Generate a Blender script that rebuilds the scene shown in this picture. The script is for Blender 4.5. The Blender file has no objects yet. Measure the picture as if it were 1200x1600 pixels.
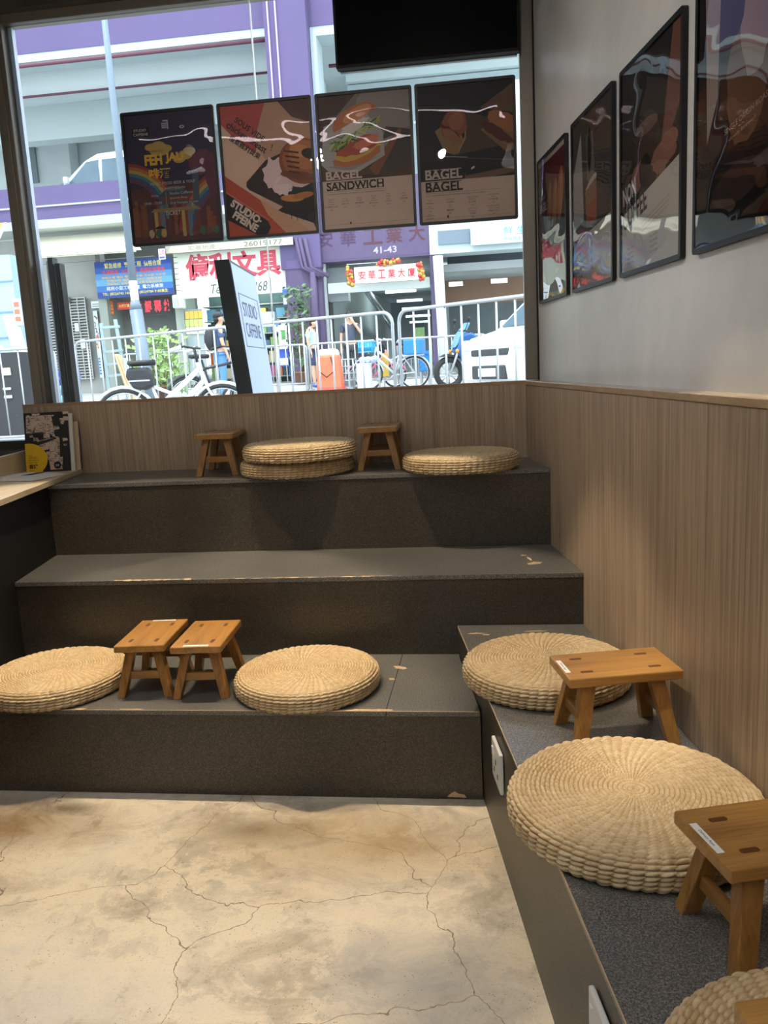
import bpy, bmesh, math, random
from mathutils import Vector, Matrix
import numpy as np
random.seed(7)
SC = bpy.context.scene
COL = SC.collection
PI = math.pi

# ------------------------------------------------------------------ camera
CAM = Vector((-0.1597, -3.8120, 1.3794))
RGT = Vector((0.99007, 0.12736, -0.05147)); FWD = Vector((-0.13383, 0.97512, -0.17665))
FWD.normalize(); RGT = (RGT - FWD * RGT.dot(FWD)).normalized(); UPV = RGT.cross(FWD)
cd = bpy.data.cameras.new('camera'); cam = bpy.data.objects.new('camera', cd); COL.objects.link(cam)
m = Matrix((RGT, UPV, -FWD)).transposed().to_4x4(); m.translation = CAM; cam.matrix_world = m
FPX = 1277.8
cd.sensor_fit = 'VERTICAL'; cd.sensor_height = 36; cd.sensor_width = 27; cd.lens = FPX / 1600 * 36
cd.clip_start = .02; cd.clip_end = 300
SC.camera = cam
def ray(u, v): return RGT * ((u - 600) / FPX) + UPV * ((800 - v) / FPX) + FWD
def at(u, v, Y): d = ray(u, v); return CAM + d * ((Y - CAM.y) / d.y)      # the place at depth Y seen there
def G(y): return .53 + .0259 * y                                          # the street rises gently away from the cafe

# ------------------------------------------------------------------ world, sun, exposure
vs = SC.view_settings; vs.view_transform = 'Standard'; vs.look = 'None'; vs.gamma = 1; vs.exposure = 0.0
vs.use_curve_mapping = False
w = bpy.data.worlds.new('sky'); SC.world = w; w.use_nodes = True
bg = w.node_tree.nodes['Background']; bg.inputs[0].default_value = (.87, .94, 1, 1); bg.inputs[1].default_value = 3.4
def lamp(kind, name, loc, target, energy, color, **kw):
    l = bpy.data.lights.new(name, kind); o = bpy.data.objects.new(name, l); COL.objects.link(o)
    o.location = loc; o.rotation_euler = (Vector(target) - Vector(loc)).to_track_quat('-Z', 'Y').to_euler()
    l.energy = energy; l.color = color
    for k, v in kw.items(): setattr(l, k, v)
    return o
lamp('SUN', 'sun', (0, -8, 20), (2.0, 0, 0), 3.1, (1, .97, .92), angle=.03)
WARM = (1, .80, .54)
def spot(name, loc, tgt, e, deg, blend=.25, size=.03, color=WARM):
    return lamp('SPOT', name, loc, tgt, e, color, spot_size=math.radians(deg), spot_blend=blend, shadow_soft_size=size)
spot('downlight_bench', (-1.62, -1.05, 3.02), (-1.62, -1.40, 0), 205, 54, .2)
spot('downlight_bench.001', (-.78, -1.05, 3.02), (-.80, -1.40, 0), 205, 54, .2)
spot('downlight_wall', (.30, -2.10, 3.02), (.40, -2.06, 1.28), 170, 26, .8, .02, (1, .86, .64))
NEUT = (1, .96, .90)
for k, (x, y, e) in enumerate(((-2.5, -2.9, 28), (-1.1, -2.7, 40), (.1, -3.7, 30), (-2.5, -4.9, 40), (-1.2, -4.9, 40), (.3, -5.0, 40))):
    spot('room_fill' + ('.%03d' % k if k else ''), (x, y, 3.05), (x, y + .25, 0), e, 150, 1, .05, NEUT)  # added wide spots as soft fill for the whole room
for k, (x, y, tx, ty, tz, e, d) in enumerate(((-1.5, -3.0, -1.45, 0, 2.05, 40, 46), (-.5, -3.0, -.55, 0, 2.05, 40, 46), (-1.5, -1.9, .2, -1.0, 1.8, 44, 62))):
    spot('poster_fill' + ('.%03d' % k if k else ''), (x, y, 3.02), (tx, ty, tz), e, d, .9, .04, NEUT)  # added spots that brighten the posters and the right wall

# ------------------------------------------------------------------ materials
MATS = {}
def s2l(c): return tuple(((x / 255) / 12.92 if x <= 10 else ((x / 255 + .055) / 1.055) ** 2.4) for x in c)
class NT:
    def __init__(s, name):
        s.m = bpy.data.materials.new(name); s.m.use_nodes = True; s.t = s.m.node_tree; s.N = s.t.nodes; s.L = s.t.links
        s.b = s.N['Principled BSDF']
    def n(s, typ, **kw):
        x = s.N.new(typ)
        for k, v in kw.items():
            if k.startswith('i_'):
                key = k[2:]; key = int(key) if key.isdigit() else key.replace('_', ' ')
                x.inputs[key].default_value = v
            else: setattr(x, k, v)
        return x
    def l(s, a, b): s.L.new(a, b)
    def coord(s, scale=(1, 1, 1), kind='Object', rot=(0, 0, 0)):
        c = s.n('ShaderNodeTexCoord'); mp = s.n('ShaderNodeMapping'); s.l(c.outputs[kind], mp.inputs[0])
        mp.inputs['Scale'].default_value = scale; mp.inputs['Rotation'].default_value = rot; return mp.outputs[0]
    def noise(s, vec, scale, detail=4, rough=.5, dist=0):
        x = s.n('ShaderNodeTexNoise', i_Scale=scale, i_Detail=detail, i_Roughness=rough, i_Distortion=dist); s.l(vec, x.inputs['Vector']); return x.outputs['Fac']
    def ramp(s, fac, stops):
        r = s.n('ShaderNodeValToRGB'); s.l(fac, r.inputs[0]); e = r.color_ramp.elements
        while len(e) < len(stops): e.new(.5)
        for el, (p, c) in zip(e, stops): el.position = p; el.color = (*c, 1)
        return r.outputs[0]
    def mix(s, fac, a, b, mode='MIX'):
        x = s.n('ShaderNodeMix', data_type='RGBA', blend_type=mode)
        for k, v in ((0, fac), (6, a), (7, b)):
            if isinstance(v, (int, float)): x.inputs[k].default_value = v
            elif isinstance(v, tuple): x.inputs[k].default_value = (*v, 1)
            else: s.l(v, x.inputs[k])
        return x.outputs[2]
    def bump(s, h, strength=.3, dist=.01):
        x = s.n('ShaderNodeBump', i_Strength=strength, i_Distance=dist); s.l(h, x.inputs['Height']); s.l(x.outputs[0], s.b.inputs['Normal'])
    def base(s, c):
        if isinstance(c, tuple): s.b.inputs['Base Color'].default_value = (*c, 1)
        else: s.l(c, s.b.inputs['Base Color'])
    def set(s, **kw):
        for k, v in kw.items(): s.b.inputs[k.replace('_', ' ')].default_value = v
        return s
def plain(name, rgb, rough=.5, metal=0, var=.12, scale=30, bump=0, emit=0, coat=0):
    if name in MATS: return MATS[name]
    t = NT(name); c = s2l(rgb); v = t.coord()
    n = t.noise(v, scale, 3)
    t.base(t.mix(n, tuple(x * (1 - var) for x in c), tuple(min(1, x * (1 + var)) for x in c)))
    t.set(Roughness=rough, Metallic=metal)
    if bump: t.bump(n, bump, .003)
    if coat: t.set(Coat_Weight=coat, Coat_Roughness=.04)
    if emit: t.b.inputs['Emission Color'].default_value = (*c, 1); t.set(Emission_Strength=emit)
    MATS[name] = t.m; return t.m
def ink(rgb, rough=.55):
    return plain('print_%02x%02x%02x' % tuple(int(x) for x in rgb), rgb, rough, var=.03, scale=60)
def mk_wood(name, dark, light, axis=0, rings=26, rough=.38):
    t = NT(name); sc = [9, 9, 9]; sc[axis] = 1.0; v = t.coord(tuple(sc))
    d = t.noise(v, 2.2, 5, .6, .6)
    sc2 = [160, 160, 160]; sc2[axis] = 4; g = t.noise(t.coord(tuple(sc2)), 1, 4, .6)
    oi = t.n('ShaderNodeObjectInfo')
    c = t.ramp(d, [(.28, s2l(dark)), (.5, tuple((a + b) / 2 for a, b in zip(s2l(dark), s2l(light)))), (.68, s2l(light))])
    c = t.mix(g, tuple(.78 for _ in range(3)), (1.12, 1.1, 1.05)) if False else t.mix(.45, c, t.ramp(g, [(.3, s2l(dark)), (.7, s2l(light))]))
    t.base(c); t.set(Roughness=rough, Coat_Weight=.25, Coat_Roughness=.25); t.bump(g, .12, .001); return t.m
def mk_oak(name, axis=2):
    t = NT(name); sc = [90, 90, 90]; sc[axis] = 1.3; v = t.coord(tuple(sc))
    a = t.noise(v, 1.0, 3, .6); sc2 = [260, 260, 260]; sc2[axis] = 5
    b = t.noise(t.coord(tuple(sc2)), 1, 2); f = t.mix(.4, a, b)
    bigr = t.noise(t.coord((4, 4, .6)), 1, 3)
    c = t.ramp(f, [(.34, s2l((124, 106, 86))), (.5, s2l((164, 145, 122))), (.62, s2l((182, 163, 140)))])
    t.base(t.mix(.15, c, t.ramp(bigr, [(.3, s2l((140, 118, 92))), (.7, s2l((196, 174, 148)))])))
    t.set(Roughness=.42); t.bump(f, .1, .001); return t.m
def mk_stone(name, dark, mid, light, rough=.36):
    t = NT(name); v = t.coord(); a = t.noise(v, 260, 2, .8); b = t.noise(v, 620, 1); c = t.noise(v, 3, 4)
    f = t.mix(.35, a, b)
    col = t.ramp(f, [(.40, s2l(dark)), (.5, s2l(mid)), (.60, s2l(light))])
    t.base(t.mix(t.ramp(c, [(.35, (0, 0, 0)), (.7, (.35, .35, .35))]), col, s2l(dark)))
    t.set(Roughness=rough, Specular_IOR_Level=.65); t.bump(a, .08, .001); return t.m
def t_scale(t, x, k):
    m_ = t.n('ShaderNodeMath', operation='MULTIPLY'); t.l(x, m_.inputs[0]); m_.inputs[1].default_value = k; return m_.outputs[0]
def mk_concrete():
    t = NT('worn_concrete'); v = t.coord()
    big = t.noise(v, 1.9, 9, .68, .6); fine = t.noise(v, 7, 12, .74, .3); mid = t.noise(t.coord((1, 1.5, 1), rot=(0, 0, .6)), 3.4, 9, .66, .7); grit = t.noise(v, 150, 3, .7)
    c = t.ramp(big, [(.30, s2l((150, 142, 130))), (.44, s2l((178, 171, 158))), (.58, s2l((200, 193, 179))), (.74, s2l((182, 180, 176)))])
    c = t.mix(t.ramp(fine, [(.47, (0, 0, 0)), (.52, (.8, .8, .8))]), c, s2l((206, 197, 179)))
    c = t.mix(t.ramp(mid, [(.53, (0, 0, 0)), (.66, (.75, .75, .75))]), c, s2l((150, 140, 124)))
    c = t.mix(t.ramp(fine, [(.36, (.6, .6, .6)), (.42, (0, 0, 0))]), c, s2l((140, 128, 108)))
    c = t.mix(t.ramp(grit, [(.30, (.35, .35, .35)), (.45, (0, 0, 0))]), c, s2l((120, 108, 90)))
    for (px, py, rx, ry, col, a) in ((-1.78, -1.60, .42, .17, (112, 84, 44), .85), (-1.58, -1.50, .12, .05, (70, 58, 40), .8), (-.92, -1.60, .24, .10, (92, 74, 44), .8), (-.55, -1.66, .5, .22, (150, 122, 76), .6), (-.36, -2.20, .26, .18, (132, 132, 134), .8), (-.30, -2.5, .2, .14, (128, 124, 120), .7), (-1.35, -2.35, .5, .2, (176, 176, 178), .6), (-.98, -2.78, .11, .09, (140, 130, 116), .8)):
        mp = t.n('ShaderNodeMapping'); mp.inputs['Location'].default_value = (-px / rx, -py / ry, 0); mp.inputs['Scale'].default_value = (1 / rx, 1 / ry, 0)
        t.l(v, mp.inputs[0]); ln = t.n('ShaderNodeVectorMath', operation='LENGTH'); t.l(mp.outputs[0], ln.inputs[0])
        ad_ = t.n('ShaderNodeMath', operation='MULTIPLY_ADD'); t.l(mid, ad_.inputs[0]); ad_.inputs[1].default_value = 2.6; t.l(ln.outputs['Value'], ad_.inputs[2])
        c = t.mix(t.ramp(t_scale(t, ad_.outputs[0], .25), [(.36, (a, a, a)), (.62, (0, 0, 0))]), c, s2l(col))
    # pits
    vo = t.n('ShaderNodeTexVoronoi', i_Scale=95.0); t.l(v, vo.inputs['Vector'])
    pm = t.noise(v, 6, 4, .7)
    pit = t.n('ShaderNodeMath', operation='LESS_THAN'); t.l(vo.outputs['Distance'], pit.inputs[0]); pit.inputs[1].default_value = .13
    pz = t.n('ShaderNodeMath', operation='MULTIPLY'); t.l(pit.outputs[0], pz.inputs[0]); t.l(t.ramp(pm, [(.5, (0, 0, 0)), (.56, (1, 1, 1))]), pz.inputs[1])
    c = t.mix(pz.outputs[0], c, s2l((92, 80, 62)))
    # hairline cracks
    wob = t.n('ShaderNodeTexNoise', i_Scale=2.5, i_Detail=6); t.l(v, wob.inputs['Vector'])
    wm = t.n('ShaderNodeVectorMath', operation='SCALE'); t.l(wob.outputs['Color'], wm.inputs[0]); wm.inputs['Scale'].default_value = .34
    ad = t.n('ShaderNodeVectorMath', operation='ADD'); t.l(v, ad.inputs[0]); t.l(wm.outputs[0], ad.inputs[1])
    cr = t.n('ShaderNodeTexVoronoi', feature='DISTANCE_TO_EDGE', i_Scale=1.75); t.l(ad.outputs[0], cr.inputs['Vector'])
    lt = t.n('ShaderNodeMath', operation='LESS_THAN'); t.l(cr.outputs['Distance'], lt.inputs[0]); lt.inputs[1].default_value = .0018
    c = t.mix(lt.outputs[0], c, s2l((118, 104, 84)))
    t.base(c); t.set(Roughness=.5)
    hh = t.mix(.5, fine, t.mix(lt.outputs[0], (.6, .6, .6), (0, 0, 0))); t.bump(hh, .18, .004); return t.m
def mk_plaster(name, a, b):
    t = NT(name); v = t.coord(); n = t.noise(v, 2.2, 6, .65, .4); f = t.noise(v, 40, 3)
    t.base(t.ramp(n, [(.32, s2l(a)), (.68, s2l(b))])); t.set(Roughness=.34, Specular_IOR_Level=.45); t.bump(t.mix(.3, n, f), .1, .006); return t.m
def mk_straw():
    t = NT('woven_straw'); at_ = t.n('ShaderNodeAttribute', attribute_name='tone'); v = t.coord((1, 1, 1)); n = t.noise(v, 160, 4, .7); big = t.noise(v, 7, 3)
    c = t.ramp(at_.outputs['Fac'], [(0, s2l((138, 108, 70))), (.4, s2l((196, 172, 132))), (1, s2l((226, 208, 172)))])
    c = t.mix(t.ramp(n, [(.35, (.3, .3, .3)), (.6, (0, 0, 0))]), c, s2l((126, 96, 58)))
    c = t.mix(t.ramp(big, [(.45, (0, 0, 0)), (.75, (.3, .3, .3))]), c, s2l((176, 140, 88)))
    t.base(c); t.set(Roughness=.48); t.bump(n, .25, .001); return t.m
def mk_glass(name, tint=(.97, .99, 1), wave=0, rough=0.0, ior=1.5):
    t = NT(name); N = t.N; N.remove(t.b)
    tr = t.n('ShaderNodeBsdfTransparent'); tr.inputs[0].default_value = (*tint, 1)
    gl = t.n('ShaderNodeBsdfGlossy'); gl.inputs['Roughness'].default_value = rough
    fr = t.n('ShaderNodeFresnel', i_IOR=ior); mx = t.n('ShaderNodeMixShader')
    if wave:
        n = t.noise(t.coord((1, 1, 1.6)), 3.6, 1, .4, .3); b = t.n('ShaderNodeBump', i_Strength=1.0, i_Distance=wave); t.l(n, b.inputs['Height'])
        t.l(b.outputs[0], gl.inputs['Normal']); t.l(b.outputs[0], fr.inputs['Normal'])
    t.l(fr.outputs[0], mx.inputs[0]); t.l(tr.outputs[0], mx.inputs[1]); t.l(gl.outputs[0], mx.inputs[2])
    t.l(mx.outputs[0], N['Material Output'].inputs[0]); return t.m
def mk_silicone():
    t = NT('clear_silicone'); N = t.N; N.remove(t.b); a = t.n('ShaderNodeBsdfTranslucent'); a.inputs[0].default_value = (.9, .9, .86, 1); b = t.n('ShaderNodeBsdfTransparent'); m = t.n('ShaderNodeMixShader'); m.inputs[0].default_value = .55
    t.l(a.outputs[0], m.inputs[2]); t.l(b.outputs[0], m.inputs[1]); t.l(m.outputs[0], N['Material Output'].inputs[0]); return t.m
M = dict(
    oak=mk_oak('light_oak_laminate'), oak_h=mk_wood('oak_edge', (128, 98, 66), (176, 146, 112), 0, rough=.45),
    oak_y=mk_wood('oak_edge_long', (150, 124, 94), (192, 168, 136), 1, rough=.2),
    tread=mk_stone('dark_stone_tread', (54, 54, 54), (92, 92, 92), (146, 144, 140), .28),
    riser=mk_stone('shaded_stone_riser', (32, 29, 24), (57, 52, 44), (94, 87, 74), .42),  # same stone darkened, shade of the upright faces put into the colour
    concrete=mk_concrete(), plaster=mk_plaster('grey_plaster', (206, 206, 203), (228, 227, 222)),
    straw=mk_straw(), stool=mk_wood('honey_stool_wood', (122, 80, 34), (190, 142, 74), 0), stool_leg=mk_wood('honey_stool_leg', (116, 76, 34), (180, 132, 68), 2),
    stool_str=mk_wood('honey_stool_stretcher', (118, 78, 34), (184, 136, 72), 1),
    glass=mk_glass('window_glass', (.95, .98, .99)), acrylic=mk_glass('poster_acrylic', (.97, .97, .97), .005, .01),
    acrylic_w=mk_glass('poster_film', (.97, .97, .97), .0045, .01),
    black=plain('black_lacquer', (16, 16, 18), .45, var=.05), matt_black=plain('matt_black', (9, 10, 12), .7, var=.05),
    frame=plain('anodised_frame', (128, 122, 112), .4, .3, .06, 40), frame_dark=plain('dark_frame', (48, 46, 44), .4, .4, .06, 40),
    white=plain('white_plastic', (226, 226, 222), .35, var=.03), paper=plain('white_paper', (236, 236, 232), .7, var=.03),
    tenon=plain('dark_tenon', (92, 50, 18), .5, var=.2, scale=90), chip=plain('bare_chipboard', (202, 176, 142), .85, var=.25, scale=80, bump=.3),
    maple=mk_wood('pale_birch_ply', (206, 184, 146), (236, 218, 186), 1, rough=.4),
    silicone=mk_silicone(),
    metal=plain('galvanised_steel', (186, 192, 196), .4, .75, .08, 30), dark_paint=plain('soffit_paint', (74, 72, 66), .6),
)

# ------------------------------------------------------------------ mesh helpers
class MB:
    def __init__(s): s.v = []; s.f = []; s.mi = []; s.sm = []; s.cur = 0; s.smooth = False
    def add(s, verts, faces, mi=None, smooth=None):
        o = len(s.v); s.v += [tuple(x) for x in verts]
        for f in faces: s.f.append(tuple(i + o for i in f)); s.mi.append(s.cur if mi is None else mi); s.sm.append(s.smooth if smooth is None else smooth)
        return s
    def box(s, a, b, mi=None):
        x0, y0, z0 = (min(p, q) for p, q in zip(a, b)); x1, y1, z1 = (max(p, q) for p, q in zip(a, b))
        return s.add([(x0, y0, z0), (x1, y0, z0), (x1, y1, z0), (x0, y1, z0), (x0, y0, z1), (x1, y0, z1), (x1, y1, z1), (x0, y1, z1)],
                     [(3, 2, 1, 0), (4, 5, 6, 7), (0, 1, 5, 4), (1, 2, 6, 5), (2, 3, 7, 6), (3, 0, 4, 7)], mi)
    def prism(s, pts, d, mi=None):        # polygon (3-D points) pushed along the vector d
        n = len(pts); d = Vector(d); p = [Vector(q) for q in pts]
        nor = Vector((0, 0, 0))
        for i in range(n): nor += p[i].cross(p[(i + 1) % n])
        if nor.dot(d) > 0: p = p[::-1]
        fs = [tuple(range(n)), tuple(range(2 * n - 1, n - 1, -1))] + [(i, i + n, (i + 1) % n + n, (i + 1) % n) for i in range(n)]
        return s.add(p + [q + d for q in p], fs, mi)
    def slab(s, xy, z0, z1, mi=None): return s.prism([(x, y, z0) for x, y in xy], (0, 0, z1 - z0), mi)
    def tube(s, pts, r, n=8, mi=None, closed=False, caps=True):
        pts = [Vector(p) for p in pts]; k = len(pts); rr = r if isinstance(r, (list, tuple)) else [r] * k
        vs_ = []; ref = None
        for i, p in enumerate(pts):
            a = pts[(i - 1) % k] if (closed or i > 0) else p; b = pts[(i + 1) % k] if (closed or i < k - 1) else p
            t = (b - a).normalized()
            if ref is None: ref = Vector((0, 0, 1)) if abs(t.z) < .9 else Vector((1, 0, 0))
            e1 = (ref - t * ref.dot(t)).normalized(); e2 = t.cross(e1); ref = e1
            vs_ += [p + (e1 * math.cos(2 * PI * j / n) + e2 * math.sin(2 * PI * j / n)) * rr[i] for j in range(n)]
        fs = []
        for i in range(k if closed else k - 1):
            for j in range(n):
                a, b = i * n + j, i * n + (j + 1) % n; c, d = ((i + 1) % k) * n + (j + 1) % n, ((i + 1) % k) * n + j
                fs.append((a, b, c, d))
        s.add(vs_, fs, mi, True)
        if caps and not closed: 
            o = len(s.v) - len(vs_); s.f.append(tuple(o + j for j in range(n - 1, -1, -1))); s.mi.append(s.cur if mi is None else mi); s.sm.append(False)
            o2 = o + (k - 1) * n; s.f.append(tuple(o2 + j for j in range(n))); s.mi.append(s.cur if mi is None else mi); s.sm.append(False)
        return s
    def bar(s, a, b, wx, wy, up=(0, 0, 1), mi=None):     # rectangular bar from a to b
        a = Vector(a); b = Vector(b); t = (b - a).normalized(); up = Vector(up)
        if abs(t.dot(up)) > .98: up = Vector((0, 1, 0))
        e1 = (up.cross(t)).normalized(); e2 = t.cross(e1)
        q = [e1 * (sx * wx / 2) + e2 * (sy * wy / 2) for sx, sy in ((-1, -1), (1, -1), (1, 1), (-1, 1))]
        return s.add([a + c for c in q] + [b + c for c in q], [(3, 2, 1, 0), (4, 5, 6, 7), (0, 1, 5, 4), (1, 2, 6, 5), (2, 3, 7, 6), (3, 0, 4, 7)], mi)
    def ball(s, c, r, nu=12, nv=8, mi=None):
        rx, ry, rz = r if isinstance(r, (tuple, list)) else (r, r, r); c = Vector(c)
        vs_ = [c + Vector((0, 0, rz))]; 
        for i in range(1, nv):
            for j in range(nu):
                a, b = PI * i / nv, 2 * PI * j / nu; vs_.append(c + Vector((rx * math.sin(a) * math.cos(b), ry * math.sin(a) * math.sin(b), rz * math.cos(a))))
        vs_.append(c - Vector((0, 0, rz))); L = len(vs_) - 1; fs = [(0, 1 + j, 1 + (j + 1) % nu) for j in range(nu)]
        for i in range(nv - 2):
            for j in range(nu): a = 1 + i * nu; fs.append((a + j, a + nu + j, a + nu + (j + 1) % nu, a + (j + 1) % nu))
        a = 1 + (nv - 2) * nu; fs += [(a + j, L, a + (j + 1) % nu) for j in range(nu)]
        return s.add(vs_, fs, mi, True)
    def lathe(s, prof, c, n=24, mi=None, smooth=True):   # profile of (radius, z)
        c = Vector(c); k = len(prof); vs_ = [c + Vector((r * math.cos(2 * PI * j / n), r * math.sin(2 * PI * j / n), z)) for r, z in prof for j in range(n)]
        return s.add(vs_, [(i * n + j, i * n + (j + 1) % n, (i + 1) * n + (j + 1) % n, (i + 1) * n + j) for i in range(k - 1) for j in range(n)], mi, smooth)
    def build(s, name, mats, parent=None, bevel=0, local=True, seg=2):
        me = bpy.data.meshes.new(name); me.from_pydata(s.v, [], s.f)
        for mt in (mats if isinstance(mats, (list, tuple)) else [mats]): me.materials.append(M[mt] if isinstance(mt, str) else mt)
        me.polygons.foreach_set('material_index', s.mi); me.polygons.foreach_set('use_smooth', s.sm); me.update()
        o = bpy.data.objects.new(name, me); COL.objects.link(o)
        if parent: o.parent = parent; o.location = -parent.location if parent.name in WROOT else Vector((0, 0, 0))
        if bevel:
            b = o.modifiers.new('bevel', 'BEVEL'); b.width = bevel; b.segments = seg; b.limit_method = 'ANGLE'; b.angle_limit = .7
        return o
def tag(o, label=None, cat=None, group=None, kind=None):
    for k, v in (('label', label), ('category', cat), ('group', group), ('kind', kind)):
        if v: o[k] = v
    return o
def thing(name, label, cat, loc=(0, 0, 0), rz=0, group=None):
    o = bpy.data.objects.new(name, None); o.empty_display_size = .1; COL.objects.link(o); o.location = loc; o.rotation_euler = (0, 0, rz)
    return tag(o, label, cat, group)
WROOT = set()
def thingw(*a, **k):                      # a thing whose parts are given in room coordinates
    o = thing(*a, **k); WROOT.add(o.name); return o
def copy_tree(o, parent=None):
    c = o.copy(); COL.objects.link(c)
    if parent: c.parent = parent
    for ch in o.children: copy_tree(ch, c)
    return c
def struct(mb, name, mats, label=None, **kw): return tag(mb.build(name, mats, **kw), label, None, None, 'structure')

# ---------- lettering: built-in face turned into flat polygons
_TX = {}
def glyphs(st, bold=0, shear=0):
    k = (st, bold, shear)
    if k not in _TX:
        cu = bpy.data.curves.new('letters', 'FONT'); cu.body = st; cu.offset = bold; cu.shear = shear; cu.resolution_u = 3
        o = bpy.data.objects.new('letters', cu); COL.objects.link(o); dg = bpy.context.evaluated_depsgraph_get(); dg.update()
        me = bpy.data.meshes.new_from_object(o.evaluated_get(dg))
        V = [(v.co.x, v.co.y) for v in me.vertices]; F = [tuple(p.vertices) for p in me.polygons]
        bpy.data.objects.remove(o); bpy.data.curves.remove(cu); bpy.data.meshes.remove(me)
        if V:
            x0 = min(v[0] for v in V); x1 = max(v[0] for v in V); y0 = min(v[1] for v in V); y1 = max(v[1] for v in V)
            _TX[k] = ([((x - x0) / max(1e-6, x1 - x0), (y - y0) / max(1e-6, y1 - y0)) for x, y in V], F, (x1 - x0) / max(1e-6, y1 - y0))
        else: _TX[k] = ([], [], 1)
    return _TX[k]
class Art:
    """flat print: coordinates in metres on a sheet, later pieces lie on earlier ones"""
    def __init__(s, W, H, bg, dz=.000012): s.dz = dz; s.W = W; s.H = H; s.v = []; s.f = []; s.mi = []; s.m = []; s.z = 0; s.poly([(0, 0), (W, 0), (W, H), (0, H)], bg)
    def mat(s, c):
        mt = ink(c) if isinstance(c, tuple) else c
        if mt not in s.m: s.m.append(mt)
        return s.m.index(mt)
    def clip(s, pts):
        for ax, lim, sg in ((0, 0, 1), (0, s.W, -1), (1, 0, 1), (1, s.H, -1)):
            out = []
            for i in range(len(pts)):
                a, b = pts[i - 1], pts[i]; da = (a[ax] - lim) * sg; db = (b[ax] - lim) * sg
                if (da >= 0) != (db >= 0): t = da / (da - db); out.append((a[0] + (b[0] - a[0]) * t, a[1] + (b[1] - a[1]) * t))
                if db >= 0: out.append(b)
            pts = out
            if len(pts) < 3: return []
        return pts
    def put(s, V, F, c):
        s.z += s.dz; o = len(s.v); s.v += [(x, y, s.z) for x, y in V]
        for f in F: s.f.append(tuple(i + o for i in f)); s.mi.append(s.mat(c))
    def poly(s, pts, c):
        p = s.clip(list(pts))
        if len(p) > 2: s.put(p, [tuple(range(len(p)))], c)
        return s
    def rect(s, x0, y0, x1, y1, c): return s.poly([(x0, y0), (x1, y0), (x1, y1), (x0, y1)], c)
    def ell(s, cx, cy, rx, ry, c, rot=0, a0=0, a1=360, n=28):
        P = []
        for i in range(n + 1):
            t = math.radians(a0 + (a1 - a0) * i / n); x, y = rx * math.cos(t), ry * math.sin(t); r = math.radians(rot)
            P.append((cx + x * math.cos(r) - y * math.sin(r), cy + x * math.sin(r) + y * math.cos(r)))
        return s.poly(P, c)
    def arc(s, cx, cy, r0, r1, c, a0, a1, n=24):
        z0 = s.z
        for i in range(n):
            s.z = z0; t0, t1 = (math.radians(a0 + (a1 - a0) * k / n) for k in (i, i + 1))
            s.poly([(cx + r0 * math.cos(t0), cy + r0 * math.sin(t0)), (cx + r1 * math.cos(t0), cy + r1 * math.sin(t0)), (cx + r1 * math.cos(t1), cy + r1 * math.sin(t1)), (cx + r0 * math.cos(t1), cy + r0 * math.sin(t1))], c)
        s.z = z0 + s.dz; return s
    def line(s, x0, y0, x1, y1, wd, c):
        dx, dy = x1 - x0, y1 - y0; L = math.hypot(dx, dy) or 1; nx, ny = -dy / L * wd / 2, dx / L * wd / 2
        return s.poly([(x0 + nx, y0 + ny), (x1 + nx, y1 + ny), (x1 - nx, y1 - ny), (x0 - nx, y0 - ny)], c)
    def blob(s, cx, cy, rx, ry, c, rough=.2, n=22, rot=0, seed=1):
        R = random.Random(seed); r = math.radians(rot); P = []
        for i in range(n):
            t = 2 * PI * i / n; k = 1 + R.uniform(-rough, rough); x, y = rx * k * math.cos(t), ry * k * math.sin(t)
            P.append((cx + x * math.cos(r) - y * math.sin(r), cy + x * math.sin(r) + y * math.cos(r)))
        return s.poly(P, c)
    def text(s, st, x, y, h, c, w=None, bold=0, shear=0, rot=0, align='l'):
        V, F, asp = glyphs(st, bold, shear)
        if not V: return s
        w = w or h * asp; ox = {'l': 0, 'c': -w / 2, 'r': -w}[align]; r = math.radians(rot); cr, sr = math.cos(r), math.sin(r)
        P = [(x + (a * w + ox) * cr - b * h * sr, y + (a * w + ox) * sr + b * h * cr) for a, b in V]
        keep = [f for f in F if all(0 <= P[i][0] <= s.W and 0 <= P[i][1] <= s.H for i in f)]
        s.put(P, keep, c); return s
    def build(s, name, o, ex, ey, parent=None):
        o = Vector(o); ex = Vector(ex).normalized(); ey = Vector(ey).normalized(); nz = ex.cross(ey)
        me = bpy.data.meshes.new(name); me.from_pydata([o + ex * x + ey * y + nz * z for x, y, z in s.v], [], s.f)
        for mt in s.m: me.materials.append(mt)
        me.polygons.foreach_set('material_index', s.mi); me.update()
        ob = bpy.data.objects.new(name, me); COL.objects.link(ob)
        if parent: ob.parent = parent; ob.location = -parent.location if parent.name in WROOT else Vector((0, 0, 0))
        return ob

# ------------------------------------------------------------------ the room
S = .1720                        # the side walls run at ten degrees to the window wall
WX = lambda y, off=0: off - y * S
LX = lambda y: -2.2086 - y * .1779
H1, H2, H3, HS, HP = .30, .6073, .9272, .4147, 1.2781
Y1, Y2, Y3, XB = -1.3968, -.8897, -.4225, -.4596
YB, ZC, XL = -6.4, 3.13, -3.6    # back of the room, ceiling, left wall
struct(MB().box((XL - .1, YB, -.1), (2.2, .12, 0)), 'floor', 'concrete', 'worn stained concrete floor with hairline cracks')
struct(MB().box((XL - .1, YB, ZC), (2.2, .12, ZC + .15)), 'ceiling', 'dark_paint')
b = MB(); b.slab([(WX(.12, .06), .12), (WX(YB, .06), YB), (WX(YB, .26), YB), (WX(.12, .26), .12)], 0, ZC)
struct(b, 'wall_right', 'plaster', 'mottled grey plaster wall above the oak panelling')
struct(MB().box((XL - .1, YB, 0), (XL, .12, ZC)), 'wall_left', 'plaster')
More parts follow.
